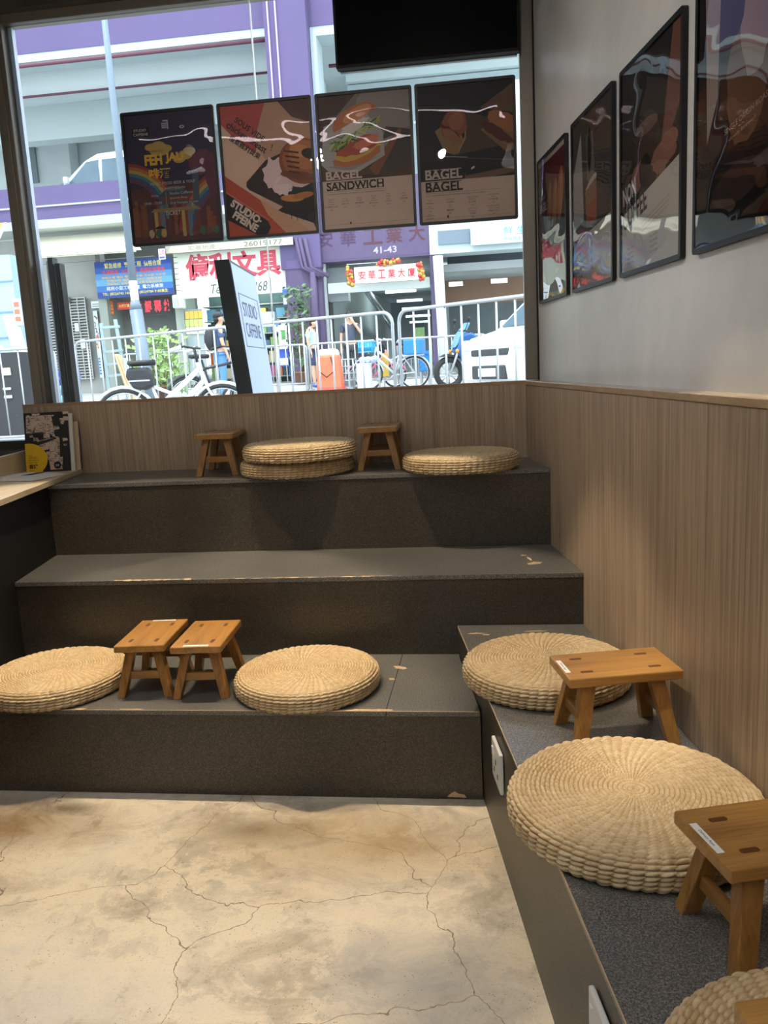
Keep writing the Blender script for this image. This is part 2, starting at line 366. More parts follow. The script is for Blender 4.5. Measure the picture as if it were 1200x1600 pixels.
struct(MB().box((XL - .1, YB - .1, 0), (2.2, YB, ZC)), 'wall_rear', 'plaster')
# window wall: oak half wall, header, plaster below the left bay
b = MB(); xs = [-2.4450, -1.85, -1.23, -.625, .0]
for x0, x1 in zip(xs, xs[1:]): b.box((x0 + .0008, 0, 0), (x1 - .0008, .026, HP - .014))
b.box((-2.445, .004, 0), (0, .024, HP - .014))
struct(b, 'wall_back', 'oak', 'light oak laminate half wall under the shop window')
struct(MB().box((-2.457, -.001, .93), (-2.445, .027, HP)).box((-2.445, -.002, HP - .014), (.0, .03, HP)), 'trim_1', 'oak_h', 'brown edge strip along the top of the back half wall')
struct(MB().box((-2.40, .027, 0), (.08, .12, HP - .03)).box((XL, .03, 0), (-2.40, .12, 1.06)), 'trim_2', 'dark_paint')
struct(MB().box((XL, -.02, 3.045), (.3, .12, ZC)), 'trim_3', 'dark_paint', 'dark soffit over the shop window')
# right panelling and its ledge
b = MB(); ys = [.0, -.60, -1.245, -1.881, -2.52, -3.16, -3.8, -4.44, -5.08, -5.72, YB]
for ya, yb in zip(ys, ys[1:]):
    ya -= .001; yb += .001; b.slab([(WX(ya), ya), (WX(yb), yb), (WX(yb, .04), yb), (WX(ya, .04), ya)], 0, HP - .022)
b.slab([(WX(0, .003), 0), (WX(YB, .003), YB), (WX(YB, .059), YB), (WX(0, .059), 0)], 0, HP - .022)
struct(b, 'trim_4', 'oak', 'tall oak laminate panels along the right wall')
struct(MB().slab([(WX(0, -.004), -.0), (WX(YB, -.004), YB), (WX(YB, .0595), YB), (WX(0, .0595), .0)], HP - .021, HP), 'trim_5', 'oak_y', 'pale oak ledge on top of the right panelling', bevel=.003)

# window: frames and panes
def window(name, x0, x1, z0, z1, label, joint=None):
    fr = MB(); y0, y1 = .028, .105
    fr.box((x0 - .045, y0, z1), (x1 + .045, y1, z1 + .05)); fr.box((x0 - .045, y0, z0 - .03), (x1 + .045, y1, z0))
    root = struct(fr, name, 'frame', label, bevel=.003)
    return root
wn = window('window_1', -2.335, .0, 1.272, 3.005, 'wide shop window above the oak half wall')
MB().box((-2.335, .058, 1.272), (-1.178, .068, 3.005)).build('window_pane', 'glass', wn)
MB().box((-1.172, .058, 1.272), (.0, .068, 3.005)).build('window_pane', 'glass', wn)
MB().box((-1.178, .056, 1.272), (-1.172, .070, 3.005)).build('silicone_joint', 'silicone', wn)
MB().box((-2.335, .072, 1.272), (-2.316, .100, 3.005)).build('reveal_strip', plain('pale_reveal', (196, 206, 220), .4), wn)
w2 = struct(MB().box((XL, .028, 3.005), (-2.41, .105, 3.055)).box((XL, .02, 1.06), (-2.41, .11, 1.10)), 'window_2', 'frame_dark', 'lower left bay of the shop window beside the post')
MB().box((XL, .058, 1.10), (-2.402, .068, 3.005)).build('window_pane', 'glass', w2)
struct(MB().box((-2.402, .012, 1.06), (-2.335, .112, 3.05)).box((-2.385, .006, 1.06), (-2.352, .012, 3.05)), 'trim_6', 'frame', 'grey metal post between the two window bays', bevel=.003)
struct(MB().box((.0, .012, HP), (.055, .112, 3.05)), 'trim_7', 'frame', 'grey metal window jamb at the right wall', bevel=.003)
struct(MB().box((.0548, -.002, HP), (.0596, .05, 3.05)), 'trim_8', 'matt_black')

# ------------------------------------------------------------------ stepped seating, side bench
def chips(parent, spots):                 # worn places where the covering has come off
    for (x, y, z, rx, ry, rot, seed) in spots:
        R = random.Random(seed); P = []; n = 16
        for i in range(n):
            t = 2 * PI * i / n; k = R.uniform(.55, 1.1); a, c = rx * k * math.cos(t), ry * k * math.sin(t)
            P.append((x + a * math.cos(rot) - c * math.sin(rot), y + a * math.sin(rot) + c * math.cos(rot)))
        MB().slab(P, z - .001, z + .0006).build('chipped_patch', 'chip', parent)
st = thingw('stepped_seating', 'dark grey speckled three-tier stepped seating below the window', 'seating steps', (-1.1, -.7, 0))
e = .001
def quad(ya, yb, left=True, right=0): return [(LX(yb), yb), (WX(yb, right) - .0015, yb), (WX(ya, right) - .0015, ya), (LX(ya), ya)]
def nose(mb, y0, h, t=.017): pass
for (ya, yb, z, zlow, rt, over) in ((-.0005, Y3, H3, H2, 0, .006), (Y3 + .006, Y2, H2, H1, 0, .006), (Y2 + .006, Y1, H1, 0, XB, .002)):
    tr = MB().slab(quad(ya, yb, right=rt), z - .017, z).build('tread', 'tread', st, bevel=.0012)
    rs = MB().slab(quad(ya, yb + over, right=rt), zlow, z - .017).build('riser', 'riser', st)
    if z == H1:
        MB().box((LX(Y1) + .02, Y1 - .0008, z - .002), (WX(Y1, XB) - .004, Y1 + .001, z + .0004)).build('edge_strip', 'chip', tr)
        b = MB().box((-.520, Y1 - .0005, z - .016), (-.5175, Y2 + .006, z + .0004)); b.build('joint_line', 'matt_black', tr)
        chips(tr, [(-.515, -1.02, z, .016, .03, 1.2, 3), (-.53, -1.13, z, .012, .014, 0, 4), (-.60, Y1 + .006, z, .06, .008, 0, 5), (-.70, Y1 + .004, z, .05, .004, 0, 12), (-.53, Y1 + .008, z, .035, .010, 0, 6), (-1.55, Y1 + .006, z, .03, .007, 0, 7), (-1.37, Y1 + .005, z, .05, .005, 0, 14)])
        b = MB()
        P = [(-.305, .008), (-.29, .022), (-.28, .027), (-.268, .019), (-.25, .016), (-.243, .006)]
        b.prism([(x - .03, Y1 + .0016, q) for x, q in P], (0, .0012, 0)); b.build('chipped_patch', 'chip', rs)
    if z == H2:
        chips(tr, [(-1.62 + i * .02, Y2 + .006, z, .02, .006 + .004 * (i % 3), 0, 20 + i) for i in range(0, 16, 2)] +
              [(-1.2 + i * .035, Y2 + .004, z, .03, .003 + .002 * (i % 3), 0, 40 + i) for i in range(0, 20, 2)] +
              [(-.012, -.735, z, .032, .022, .6, 60), (-.03, -.66, z, .008, .03, .2, 61), (-.05, -.60, z, .012, .010, 0, 62)])
sb = thingw('side_bench', 'dark grey low bench running along the oak panelled right wall', 'bench', (.0, -2.4, 0))
yb = -4.6
quadb = lambda ya, yb_, o0, o1: [(WX(yb_, o0), yb_), (WX(yb_, o1), yb_), (WX(ya, o1), ya), (WX(ya, o0), ya)]
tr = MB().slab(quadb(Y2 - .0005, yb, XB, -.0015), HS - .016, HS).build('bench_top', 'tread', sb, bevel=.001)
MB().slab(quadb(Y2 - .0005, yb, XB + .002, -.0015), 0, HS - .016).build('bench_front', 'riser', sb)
b = MB(); b.prism([(WX(Y2, XB) - .0008, Y2 - .01, HS - .0025), (WX(yb, XB) - .0008, yb, HS - .0025), (WX(yb, XB) - .0008, yb, HS + .0005), (WX(Y2, XB) - .0008, Y2 - .01, HS + .0005)], (.0016, 0, 0)); b.build('edge_strip', 'chip', tr)
chips(tr, [(-.235, -.985, HS, .034, .010, .1, 70), (-.03, -.965, HS, .06, .006, .1, 71), (-.20, -1.0, HS, .014, .007, 0, 72)])

# counter on the left
ct = thingw('window_counter', 'pale birch counter with black side panels at left of the steps', 'counter', (-2.3, -.8, 0))
cl = lambda y: -2.181 - y * S
MB().slab([(cl(-3.1) - .33, -3.1), (cl(-3.1), -3.1), (cl(-.002), -.002), (cl(-.002) - .30, -.002)], H3 + .001, H3 + .024).build('worktop', 'maple', ct, bevel=.001)
MB().slab([(cl(-3.1) - .345, -3.1), (cl(-3.1) - .33, -3.1), (cl(-.002) - .285, -.002), (cl(-.002) - .30, -.002)], H3 + .0242, H3 + .125).build('upstand', 'maple', ct, bevel=.001)
MB().slab([(LX(-3.05) - .02, -3.05), (LX(-3.05) - .0015, -3.05), (LX(-.003) - .0015, -.003), (LX(-.003) - .02, -.003)], 0, H3 + .0005).build('side_panel', 'matt_black', ct)

# ------------------------------------------------------------------ woven cushions
def weave_mesh(name, R=.247, th=.058, N=60, seed=1):
    rng = np.random.default_rng(seed)
    prof = []; ro = .024                                   # (radius, height, normal) along top, round edge, side
    for r in np.linspace(.002, R - ro, 60): prof.append((r, th + .003 * math.cos(r / R * PI / 2), 0, 1))
    for a in np.linspace(0, PI / 2, 12)[1:]: prof.append((R - ro + ro * math.sin(a) * 1.0, th - ro + ro * math.cos(a), math.sin(a), math.cos(a)))
    for a in np.linspace(0, PI / 2, 10)[1:]: prof.append((R - .016 + .016 * math.cos(a), .016 - .016 * math.sin(a) + .0, math.cos(a), -math.sin(a)))
    P = np.array(prof); d = np.hypot(np.diff(P[:, 0]), np.diff(P[:, 1])); s = np.concatenate([[0], np.cumsum(d)])
    wr = .0096; nr = int(s[-1] / wr); k = 6; na = N * 6
    ss = np.linspace(0, nr * wr, nr * k + 1); Q = np.stack([np.interp(ss, s, P[:, i]) for i in range(4)], 1)
    th_ = np.arange(na) / na * N
    A = (ss / wr)[:, None]; ring = np.floor(A + 1e-6); a = A - ring
    tone_r = rng.random((nr + 2, N + 1)); off = np.cumsum(rng.uniform(.02, .14, nr + 2)); jit = rng.uniform(-.05, .05, (nr + 2, N + 1))
    ri = ring.astype(int).clip(0, nr + 1)
    B = th_[None, :] + off[ri[:, 0]][:, None] + .45 * (a - .5)
    gi = np.floor(B).astype(int) % N; b = B - np.floor(B)
    scale = np.clip(Q[:, 0] / .06, .25, 1)[:, None]
    h = np.power(np.clip(1 - np.abs(2 * a - 1) ** 2.6, 0, 1), .7) * np.power(np.clip(1 - np.abs(2 * b - 1) ** 2.6, 0, 1), .7)
    amp = .0066 * (.85 + .3 * tone_r[ri, gi]) * scale
    h = h * amp + jit[ri, gi] * .008 * scale * 0
    tone = (.45 + .4 * tone_r[ri, gi]) * np.clip(h / (.0045 * scale), .1, 1)  # random per grain, and lower in the grooves: crevice shade put into the colour
    ang = th_ / N * 2 * PI; rad = Q[:, 0][:, None] + Q[:, 2][:, None] * h; zz = Q[:, 1][:, None] + Q[:, 3][:, None] * h
    X = rad * np.cos(ang); Y = rad * np.sin(ang); V = np.stack([X, Y, zz * np.ones_like(X)], -1).reshape(-1, 3)
    n0 = len(ss); I = np.arange(n0 - 1)[:, None] * na; J = np.arange(na)[None, :]; J2 = (J + 1) % na
    F = np.stack([I + J2, I + J, I + na + J, I + na + J2], -1).reshape(-1, 4)
    V = np.concatenate([V, [[0, 0, V[:na, 2].mean()], [0, 0, 0]]])
    caps = [(j, (j + 1) % na, len(V) - 2) for j in range(na)] + [((n0 - 1) * na + (j + 1) % na, (n0 - 1) * na + j, len(V) - 1) for j in range(na)]
    me = bpy.data.meshes.new(name); me.from_pydata(V.tolist(), [], [tuple(f) for f in F.tolist()] + caps)
    me.polygons.foreach_set('use_smooth', [True] * len(me.polygons)); me.materials.append(M['straw'])
    at_ = me.attributes.new('tone', 'FLOAT', 'POINT'); at_.data.foreach_set('value', np.concatenate([tone.ravel(), [.5, .5]]).astype(np.float32)); me.update(); return me
WEAVE = [weave_mesh('woven_straw_spiral', seed=1), weave_mesh('woven_straw_spiral', seed=2)]
def cushion(label, x, y, z, R, rot, w=0, tilt=0):
    o = bpy.data.objects.new('straw_cushion', WEAVE[w]); COL.objects.link(o); k = R / .250
    o.location = (x, y, z + .0065); o.scale = (k, k, 1.0); o.rotation_euler = (0, 0, rot)
    return tag(o, label, 'cushion', 'round woven straw floor cushions')
cushion('round straw cushion at the left end of the lowest step, cut by the photo edge', -1.735, -1.195, H1, .248, .3)
cushion('round straw cushion on the lowest step, right of the paired stools', -.815, -1.195, H1, .248, 1.9, 1)
cushion('round straw cushion on the side bench nearest the steps, behind a stool', -.018, -1.415, HS, .250, 2.6)
cushion('large round straw cushion in the middle of the side bench', .112, -2.185, HS, .260, .9, 1)
cushion('warm-lit straw cushion at the near end of the side bench, bottom right corner', .265, -2.925, HS, .250, 4.0)
cushion('lower straw cushion of the stack of two on the top step', -1.026, -.259, H3, .250, 5.1, 1)
cushion('upper straw cushion of the stack of two on the top step', -1.000, -.300, H3 + .0665 + .004, .248, 3.3)
cushion('lone straw cushion at the right end of the top step', -.297, -.306, H3, .248, 1.2)

# ------------------------------------------------------------------ little stools
SL, SW, SH, STK = .288, .174, .1895, .024
def stool_proto():
    root = thing('wooden_stool', 'x', 'stool', (0, 0, 0)); 
    seat = MB(); hx, hy = SL / 2, SW / 2; seat.box((-hx, -hy, SH - STK), (hx, hy, SH))
    seat.build('seat', 'stool', root, bevel=.0035, seg=3)
    for sx in (-1, 1):
        for sy in (-1, 1):
            t = MB(); c = (sx * .087, sy * .045); n = 8; P = []
            for dx, dy in ((-.013, -.006), (.013, -.006), (.016, -.003), (.016, .003), (.013, .006), (-.013, .006), (-.016, .003), (-.016, -.003)): P.append((c[0] + dx, c[1] + dy))
            leg = MB(); top = Vector((sx * .087, sy * .045, SH - STK)); bot = Vector((sx * .119, sy * .083, 0)); q = []
            for p, a, b_ in ((bot, .0165, .0135), (top, .019, .0155)): q.append([p + Vector((i * a, j * b_, 0)) for i, j in ((-1, -1), (1, -1), (1, 1), (-1, 1))])
            leg.add(q[0] + q[1], [(3, 2, 1, 0), (4, 5, 6, 7), (0, 1, 5, 4), (1, 2, 6, 5), (2, 3, 7, 6), (3, 0, 4, 7)])
            lo = leg.build('leg', 'stool_leg', root, bevel=.002)
            t.slab(P, SH - .002, SH + .0004); tag(t.build('tenon', 'tenon', lo), 'dark end of the leg showing through the seat')
        x = sx * .106; z = .073
        MB().bar((x, -.066, z), (x, .066, z), .014, .026).build('stretcher', 'stool_str', root, bevel=.0015)
    return root
STOOL = stool_proto(); STOOLS = [STOOL] + [copy_tree(STOOL) for _ in range(6)]
def stool(label, x, y, z, rz, side=None):
    o = STOOLS.pop(0)
    o.location = (x, y, z); o.rotation_euler = (0, 0, rz); tag(o, label, 'stool', 'small wooden stools')
    if side:
        a = Art(.086, .013, (238, 238, 236)); a.text('Delivery Apps', .020, .0035, .0065, (30, 30, 34), w=.046, bold=.01)
        x0 = side * (SL / 2 - .0105)
        ob = a.build('label_sticker', (x0 - .0065, .043, SH + .0007), (0, -1, 0), (1, 0, 0), o)
        if side > 0: ob.location = (0, 0, 0)
        tag(ob, 'white paper label with small black lettering')
    return o
stool('left one of the two honey wood stools paired on the lowest step', -1.375, -1.162, H1, 1.644, 1)
stool('right one of the two honey wood stools paired on the lowest step', -1.169, -1.175, H1, 1.628, -1)
stool('wooden stool on the side bench in front of the farthest bench cushion', .132, -1.775, HS, .221, -1)
stool('wooden stool cut by the right photo edge beside the large bench cushion', .292, -2.521, HS, .281, -1)
stool('wooden stool left of the stacked cushions on the top step', -1.401, -.165, H3, 1.669, 1)
stool('wooden stool between the cushion stack and the lone cushion on the top step', -.660, -.155, H3, 1.61, None)
stool('brightly lit stool corner on top of the nearest cushion at the bottom right', .244, -3.040, HS + .0745, .25, None)

# ------------------------------------------------------------------ sockets, books
def socket(y, label):
    c = Vector((WX(y, XB), y, .288)); o = thing('wall_socket', label, 'socket', c, 0)
    ang = math.atan2(1, -S) ; o.rotation_euler = (0, 0, math.atan(S))
    # local y runs along the bench, -x points into the room
    MB().box((-.011, -.062, -.058), (.0, .062, .058)).build('face_plate', 'white', o, bevel=.004, seg=3)
    dk = plain('socket_slot', (60, 60, 58), .6)
    for s_ in (-1,):
        for ya, yb_, za, zb_ in ((-.028, -.022, -.03, -.016), (.022, .028, -.03, -.016), (-.004, .004, 0, .014)): MB().box((-.0118, ya, za), (-.0105, yb_, zb_)).build('pin_slot', dk, o)
        MB().box((-.0145, .034, .012), (-.0105, .046, .036)).build('rocker_switch', 'white', o, bevel=.001)
    return o
socket(-1.715, 'white wall socket on the bench front below the farthest cushion')
socket(-2.640, 'white wall socket on the bench front at the bottom photo edge')

ZT = H3 + .0242
def book(label, x, y, w, h, t, rz, lean, cover, spine=(236, 236, 232), art=None):
    o = thing('magazine', label, 'magazine', (x, y, ZT + .0005), rz)
    o.rotation_euler = (-lean, 0, rz)
    MB().box((-w / 2, 0, 0), (w / 2, t, h)).build('page_block', 'paper', o)
    MB().box((-w / 2 - .0005, t, 0), (w / 2 + .0005, t + .001, h)).build('back_cover', ink(spine), o)
    a = art(w, h) if art else Art(w, h, cover); a.build('front_cover', (-w / 2, -.0008, 0), (1, 0, 0), (0, 0, 1), o)
    return o
def art_city(w, h):
    a = Art(w, h, (30, 27, 28)); R = random.Random(11); cream = (206, 184, 166)
    a.poly([(.008, .19), (.15, .19), (.14, .275), (.012, .272)], cream); a.poly([(.06, .10), (.165, .115), (.17, .165), (.06, .155)], cream)
    for i in range(34):
        x, y = R.uniform(.008, w - .025), R.uniform(.02, h - .012); q = R.uniform(.012, .034)
        a.poly([(x, y), (x + q, y + R.uniform(-.006, .006)), (x + q * R.uniform(.8, 1.2), y + q * .6), (x + R.uniform(-.004, .004), y + q * .7)], cream)
    a.poly([(.115, .06), (.185, .07), (.18, .01), (.12, .008)], cream); a.poly([(.10, .06), (.155, .17), (.175, .165), (.17, .05)], cream)
    for i in range(330):
        x, y = R.uniform(.004, w - .02), R.uniform(.01, h - .008); an = R.choice((.1, .12, 1.6, .1, -.6, 1.5)); L = R.uniform(.006, .028)
        a.line(x, y, x + L * math.cos(an), y + L * math.sin(an), R.uniform(.0011, .0025), (34, 30, 30))
    a.poly([(0, .135), (.06, .145), (.16, .165), (.16, .158), (.07, .13), (0, .122)], (26, 24, 26))
    yl = (224, 182, 14)
    P = [(0, 0), (.082, 0)] + [(.018 + .092 * math.cos(t), .062 + .078 * math.sin(t)) for t in np.linspace(-.75, 1.75, 26)] + [(0, .139)]
    a.poly(P, yl)
    a.text('SEARCHING', .014, .066, .008, (50, 44, 10), w=.043); a.text('FOR POEMS IN', .014, .054, .008, (50, 44, 10), w=.05); a.text('HONG KONG', .014, .042, .008, (50, 44, 10), w=.043)
    a.text('香搜', .014, .016, .022, (24, 22, 12), w=.046, bold=.03); a.line(.014, .008, .044, .008, .0016, (90, 78, 20)); a.line(.014, .079, .034, .079, .0016, (60, 52, 12))
    a.ell(.158, .03, .018, .018, (18, 17, 18)); a.text('搜索', .158, .024, .011, (214, 210, 204), w=.018, align='c')
    return a
bk = lambda u, v, Y: at(u, v, Y).x
book('upright magazine with city drawing and yellow patch leaning on the oak half wall', -2.308, -.088, .224, .288, .005, .06, .12, None, art=art_city)
book('white-edged magazine directly behind the city drawing magazine', -2.290, -.078, .215, .278, .008, .05, .12, (220, 216, 206))
book('navy-backed thin book, rearmost of the upright ones', -2.264, -.052, .200, .235, .004, .02, .10, (196, 172, 140), (28, 34, 56))
o = thing('open_booklet', 'open booklet lying flat in front of the upright magazines on the counter', 'booklet', (-2.32, -.30, ZT), -.25)
b = MB()
for sx in (-1, 1):
    P = [(sx * x, z) for x, z in ((0, .002), (.02, .012), (.06, .013), (.11, .009), (.16, .004), (.16, .001), (.0, .001))]
    b.prism([(x, -.11, z) for x, z in P], (0, .21, 0))
b.build('pages', 'paper', o)
MB().box((-.162, -.112, 0), (.162, .102, .001)).build('cover', ink((150, 104, 78)), o)
b = MB(); b.prism([(.01, -.02, .0132), (.012, .07, .0134), (.05, .09, .0142), (.055, -.0, .0142)], (0, 0, .0006)); b.build('printed_photo', ink((30, 30, 34)), o)

# television hanging at the window head
tv = thingw('television', 'black flat television hanging at the top right of the window', 'television', (-.39, -.03, 2.65))
MB().box((-.785, -.045, 2.648), (.0, .002, 3.115)).build('screen_case', 'matt_black', tv, bevel=.004)
MB().box((-.775, -.047, 2.66), (-.01, -.0448, 3.105)).build('screen', plain('dark_screen', (5, 6, 8), .12), tv)
MB().box((-.45, -.03, 3.11), (-.33, .0, ZC + .002)).build('ceiling_bracket', 'frame_dark', tv)
MB().box((-.775, .0, 2.645), (-.01, .02, 2.6495)).build('lower_lip', plain('grey_plastic', (120, 122, 126), .4), tv)

# linear LED lamp on the ceiling above the steps' front
led = thingw('linear_lamp', 'long thin white LED lamp fixed to the cafe ceiling', 'lamp', (-1.3, -2.35, 3.1))
MB().box((-2.7, -2.37, 3.09), (.0, -2.33, ZC + .001)).build('housing', 'white', led)
MB().box((-2.68, -2.362, 3.082), (-.02, -2.338, 3.0905)).build('diffuser', plain('led_diffuser', (255, 236, 240), .5, emit=14), led)

# ------------------------------------------------------------------ posters
def poster(label, o, ex, W, H, art, film='acrylic', group=None, edge=.013):
    o = Vector(o); ex = Vector(ex).normalized(); ez = Vector((0, 0, 1)); n = ex.cross(ez)
    root = thingw('framed_poster', label, 'poster', o, 0, group); WROOT.add(root.name)
    T = .014
    def rect(x0, z0, x1, z1, d0, d1, mb):       # slab between depths d0 (front) and d1
        P = [o + ex * x + ez * z - n * d0 for x, z in ((x0, z0), (x1, z0), (x1, z1), (x0, z1))]
        return mb.prism(P, -n * (d1 - d0))
    fr = MB(); c = .010
    for a, b_ in ((0, edge), ):
        rect(0, c, edge, H - c, 0, T, fr); rect(W - edge, c, W, H - c, 0, T, fr); rect(c, 0, W - c, edge, 0, T, fr); rect(c, H - edge, W - c, H, 0, T, fr)
        for sx, sz in ((0, 0), (1, 0), (1, 1), (0, 1)):
            cx, cz = (c if sx == 0 else W - c), (c if sz == 0 else H - c)
            P = [(cx, cz)] + [(cx + c * math.cos(t) , cz + c * math.sin(t)) for t in np.linspace(PI / 2 * {(0, 0): 2, (1, 0): 3, (1, 1): 0, (0, 1): 1}[(sx, sz)], PI / 2 * ({(0, 0): 2, (1, 0): 3, (1, 1): 0, (0, 1): 1}[(sx, sz)] + 1), 5)]
            fr.prism([o + ex * x + ez * z for x, z in P], -n * T)
    fr.build('frame', 'black', root)
    rect(edge * .5, edge * .5, W - edge * .5, H - edge * .5, .0062, T - .001, MB()).build('backing_board', 'matt_black', root)
    a = art(W - 2 * edge, H - 2 * edge); a.build('printed_sheet', o + ex * edge + ez * edge - n * .0058, ex, ez, root)
    b = MB(); nx, nz = 2, 2
    b.add([o + ex * x + ez * z - n * .0012 for x, z in ((edge, edge), (W - edge, edge), (W - edge, H - edge), (edge, H - edge))], [(0, 1, 2, 3)])
    b.build('acrylic_cover', film, root)
    return root
CREAM, INK = (226, 206, 190), (34, 26, 24)
def wordmark(a, st, x, y, h, c, w):            # fat display capitals with slab feet
    a.text(st, x, y, h, c, w=w, bold=.028)
    n = len(st); step = w / n
    for yy in (y, y + h * .93): 
        for i in range(n):
            if st[i] != ' ': a.rect(x + i * step + step * .04, yy, x + (i + 1) * step - step * .12, yy + h * .07, c)
def small_lines(a, x, y, w, rows, c, h=.0026, gap=.0052, seed=1, align='l'):
    R = random.Random(seed)
    for i in range(rows):
        L = w * R.uniform(.75, 1); xx = x if align == 'l' else x - L / 2; k = xx
        while k < xx + L: q = R.uniform(.003, .011); a.rect(k, y - i * gap, min(k + q, xx + L), y - i * gap + h, c); k += q + .0016
def art_party(W, H):
    a = Art(W, H, (52, 50, 76)); a.poly([(0, 0), (W, 0), (W, H * .45), (0, H * .43)], (92, 52, 54))
    for i, c in enumerate(((150, 62, 60), (176, 112, 62), (186, 160, 84), (78, 128, 128), (58, 90, 132), (112, 66, 92))):
        a.arc(-.02, .12, .24 - i * .014, .226 - i * .014, c, -6, 92); a.arc(W + .10, .02, .30 - i * .014, .286 - i * .014, c, 84, 176)
    R = random.Random(5)
    for i in range(26): x = R.uniform(0, W - .03); hh = R.uniform(.05, .17); a.rect(x, .03, x + R.uniform(.014, .03), .03 + hh, R.choice(((120, 62, 52), (98, 50, 50), (136, 84, 58), (84, 62, 70), (140, 72, 50))))
    a.blob(W * .85, H * .60, .07, .05, (112, 54, 74), .2, seed=2); a.blob(W * .98, H * .50, .05, .09, (104, 50, 70), .15, seed=4)
    # gate with tiled roofs and pillars
    for x in (.135, .268): a.rect(x, .02, x + .022, .17, (104, 118, 134)); a.rect(x - .03, .02, x - .014, .14, (190, 166, 96))
    a.rect(.12, .165, .305, .178, (80, 86, 96)); a.rect(.15, .178, .275, .20, (122, 74, 62)); a.poly([(.13, .20), (.295, .20), (.27, .225), (.16, .225)], (64, 84, 92)); a.poly([(.16, .225), (.265, .225), (.235, .245), (.19, .245)], (88, 108, 112))
    a.poly([(.09, .135), (.335, .135), (.32, .15), (.105, .15)], (150, 128, 84))
    a.poly([(.30, .16), (.33, .14), (.335, .30), (.318, .33), (.305, .30)], (76, 90, 104))
    for x, y, s in ((.12, H - .145, .030), (.155, H - .14, .034), (.19, H - .155, .03), (.16, H - .158, .05)): a.ell(x, y, s, s * .55, (186, 158, 88))
    for x, y, s in ((.28, H - .19, .034), (.30, H - .175, .03), (.25, H - .205, .03)): a.ell(x, y, s, s * .6, (186, 158, 88))
    a.text('Anniversary #11', .085, H - .168, .010, (40, 34, 40), w=.09)
    a.text('FEH', .083, H - .224, .048, (232, 186, 58), w=.085, bold=.05); a.text('JAU', .183, H - .222, .048, (232, 186, 58), w=.088, bold=.05)
    a.text('啡酒', .098, H - .282, .044, (236, 196, 66), w=.105, bold=.03); a.text('Launch Party', .16, H - .285, .024, (42, 36, 48), w=.125, shear=.4, rot=14)
    lt = (206, 190, 186)
    a.text('MUSIC FOOD BEER & YOU!', W / 2 - .002, H - .312, .0125, lt, w=.215, align='c'); a.text('DJ ANDY KOLMA', W / 2 - .002, H - .336, .0115, lt, w=.12, align='c')
    a.text('26 May', .098, H - .365, .012, lt); a.text('19:00 - 22:00', .062, H - .395, .011, lt, w=.086); a.rect(.170, H - .40, .1715, H - .345, lt)
    for i, t_ in enumerate(('Studio Caffeine', 'Second Shop', '214 Temple Street')): a.text(t_, .188, H - .358 - i * .022, .0115, lt, w=(.115, .085, .135)[i])
    a.text('TICKET', W / 2 - .012, .118, .018, (222, 206, 196), w=.075, align='c')
    a.rect(.035, H - .098, .118, H - .058, (20, 20, 26)); a.text('STUDIO', .043, H - .074, .012, (196, 194, 196), w=.062, bold=.02); a.text('CAFFEINE', .04, H - .092, .012, (196, 194, 196), w=.072, bold=.02)
    for i in range(3):
        for j in range(3): a.rect(.180 + i * .0085, H - .068 + j * .0085, .187 + i * .0085, H - .061 + j * .0085, (186, 184, 190))
    a.poly([(.206, H - .072), (.212, H - .072), (.212, H - .033), (.186, H - .033), (.186, H - .039), (.206, H - .039)], (186, 184, 190))
    a.ell(.276, H - .068, .012, .007, (200, 196, 196)); a.ell(.276, H - .068, .004, .004, (60, 56, 70))
    for x, c in ((.055, (122, 72, 54)), (.085, (196, 170, 140)), (.118, (58, 100, 76)), (.145, (190, 160, 90)), (.296, (120, 70, 56)), (.335, (60, 104, 72)), (.365, (116, 74, 60)), (.40, (70, 112, 84))):
        a.blob(x, .04, .013, .02, c, .12, seed=int(x * 999)); a.line(x - .005, .012, x - .005, .024, .002, INK); a.line(x + .005, .012, x + .005, .024, .002, INK)
    a.ell(.128, .06, .024, .012, (30, 24, 28), a0=0, a1=180)
    return a
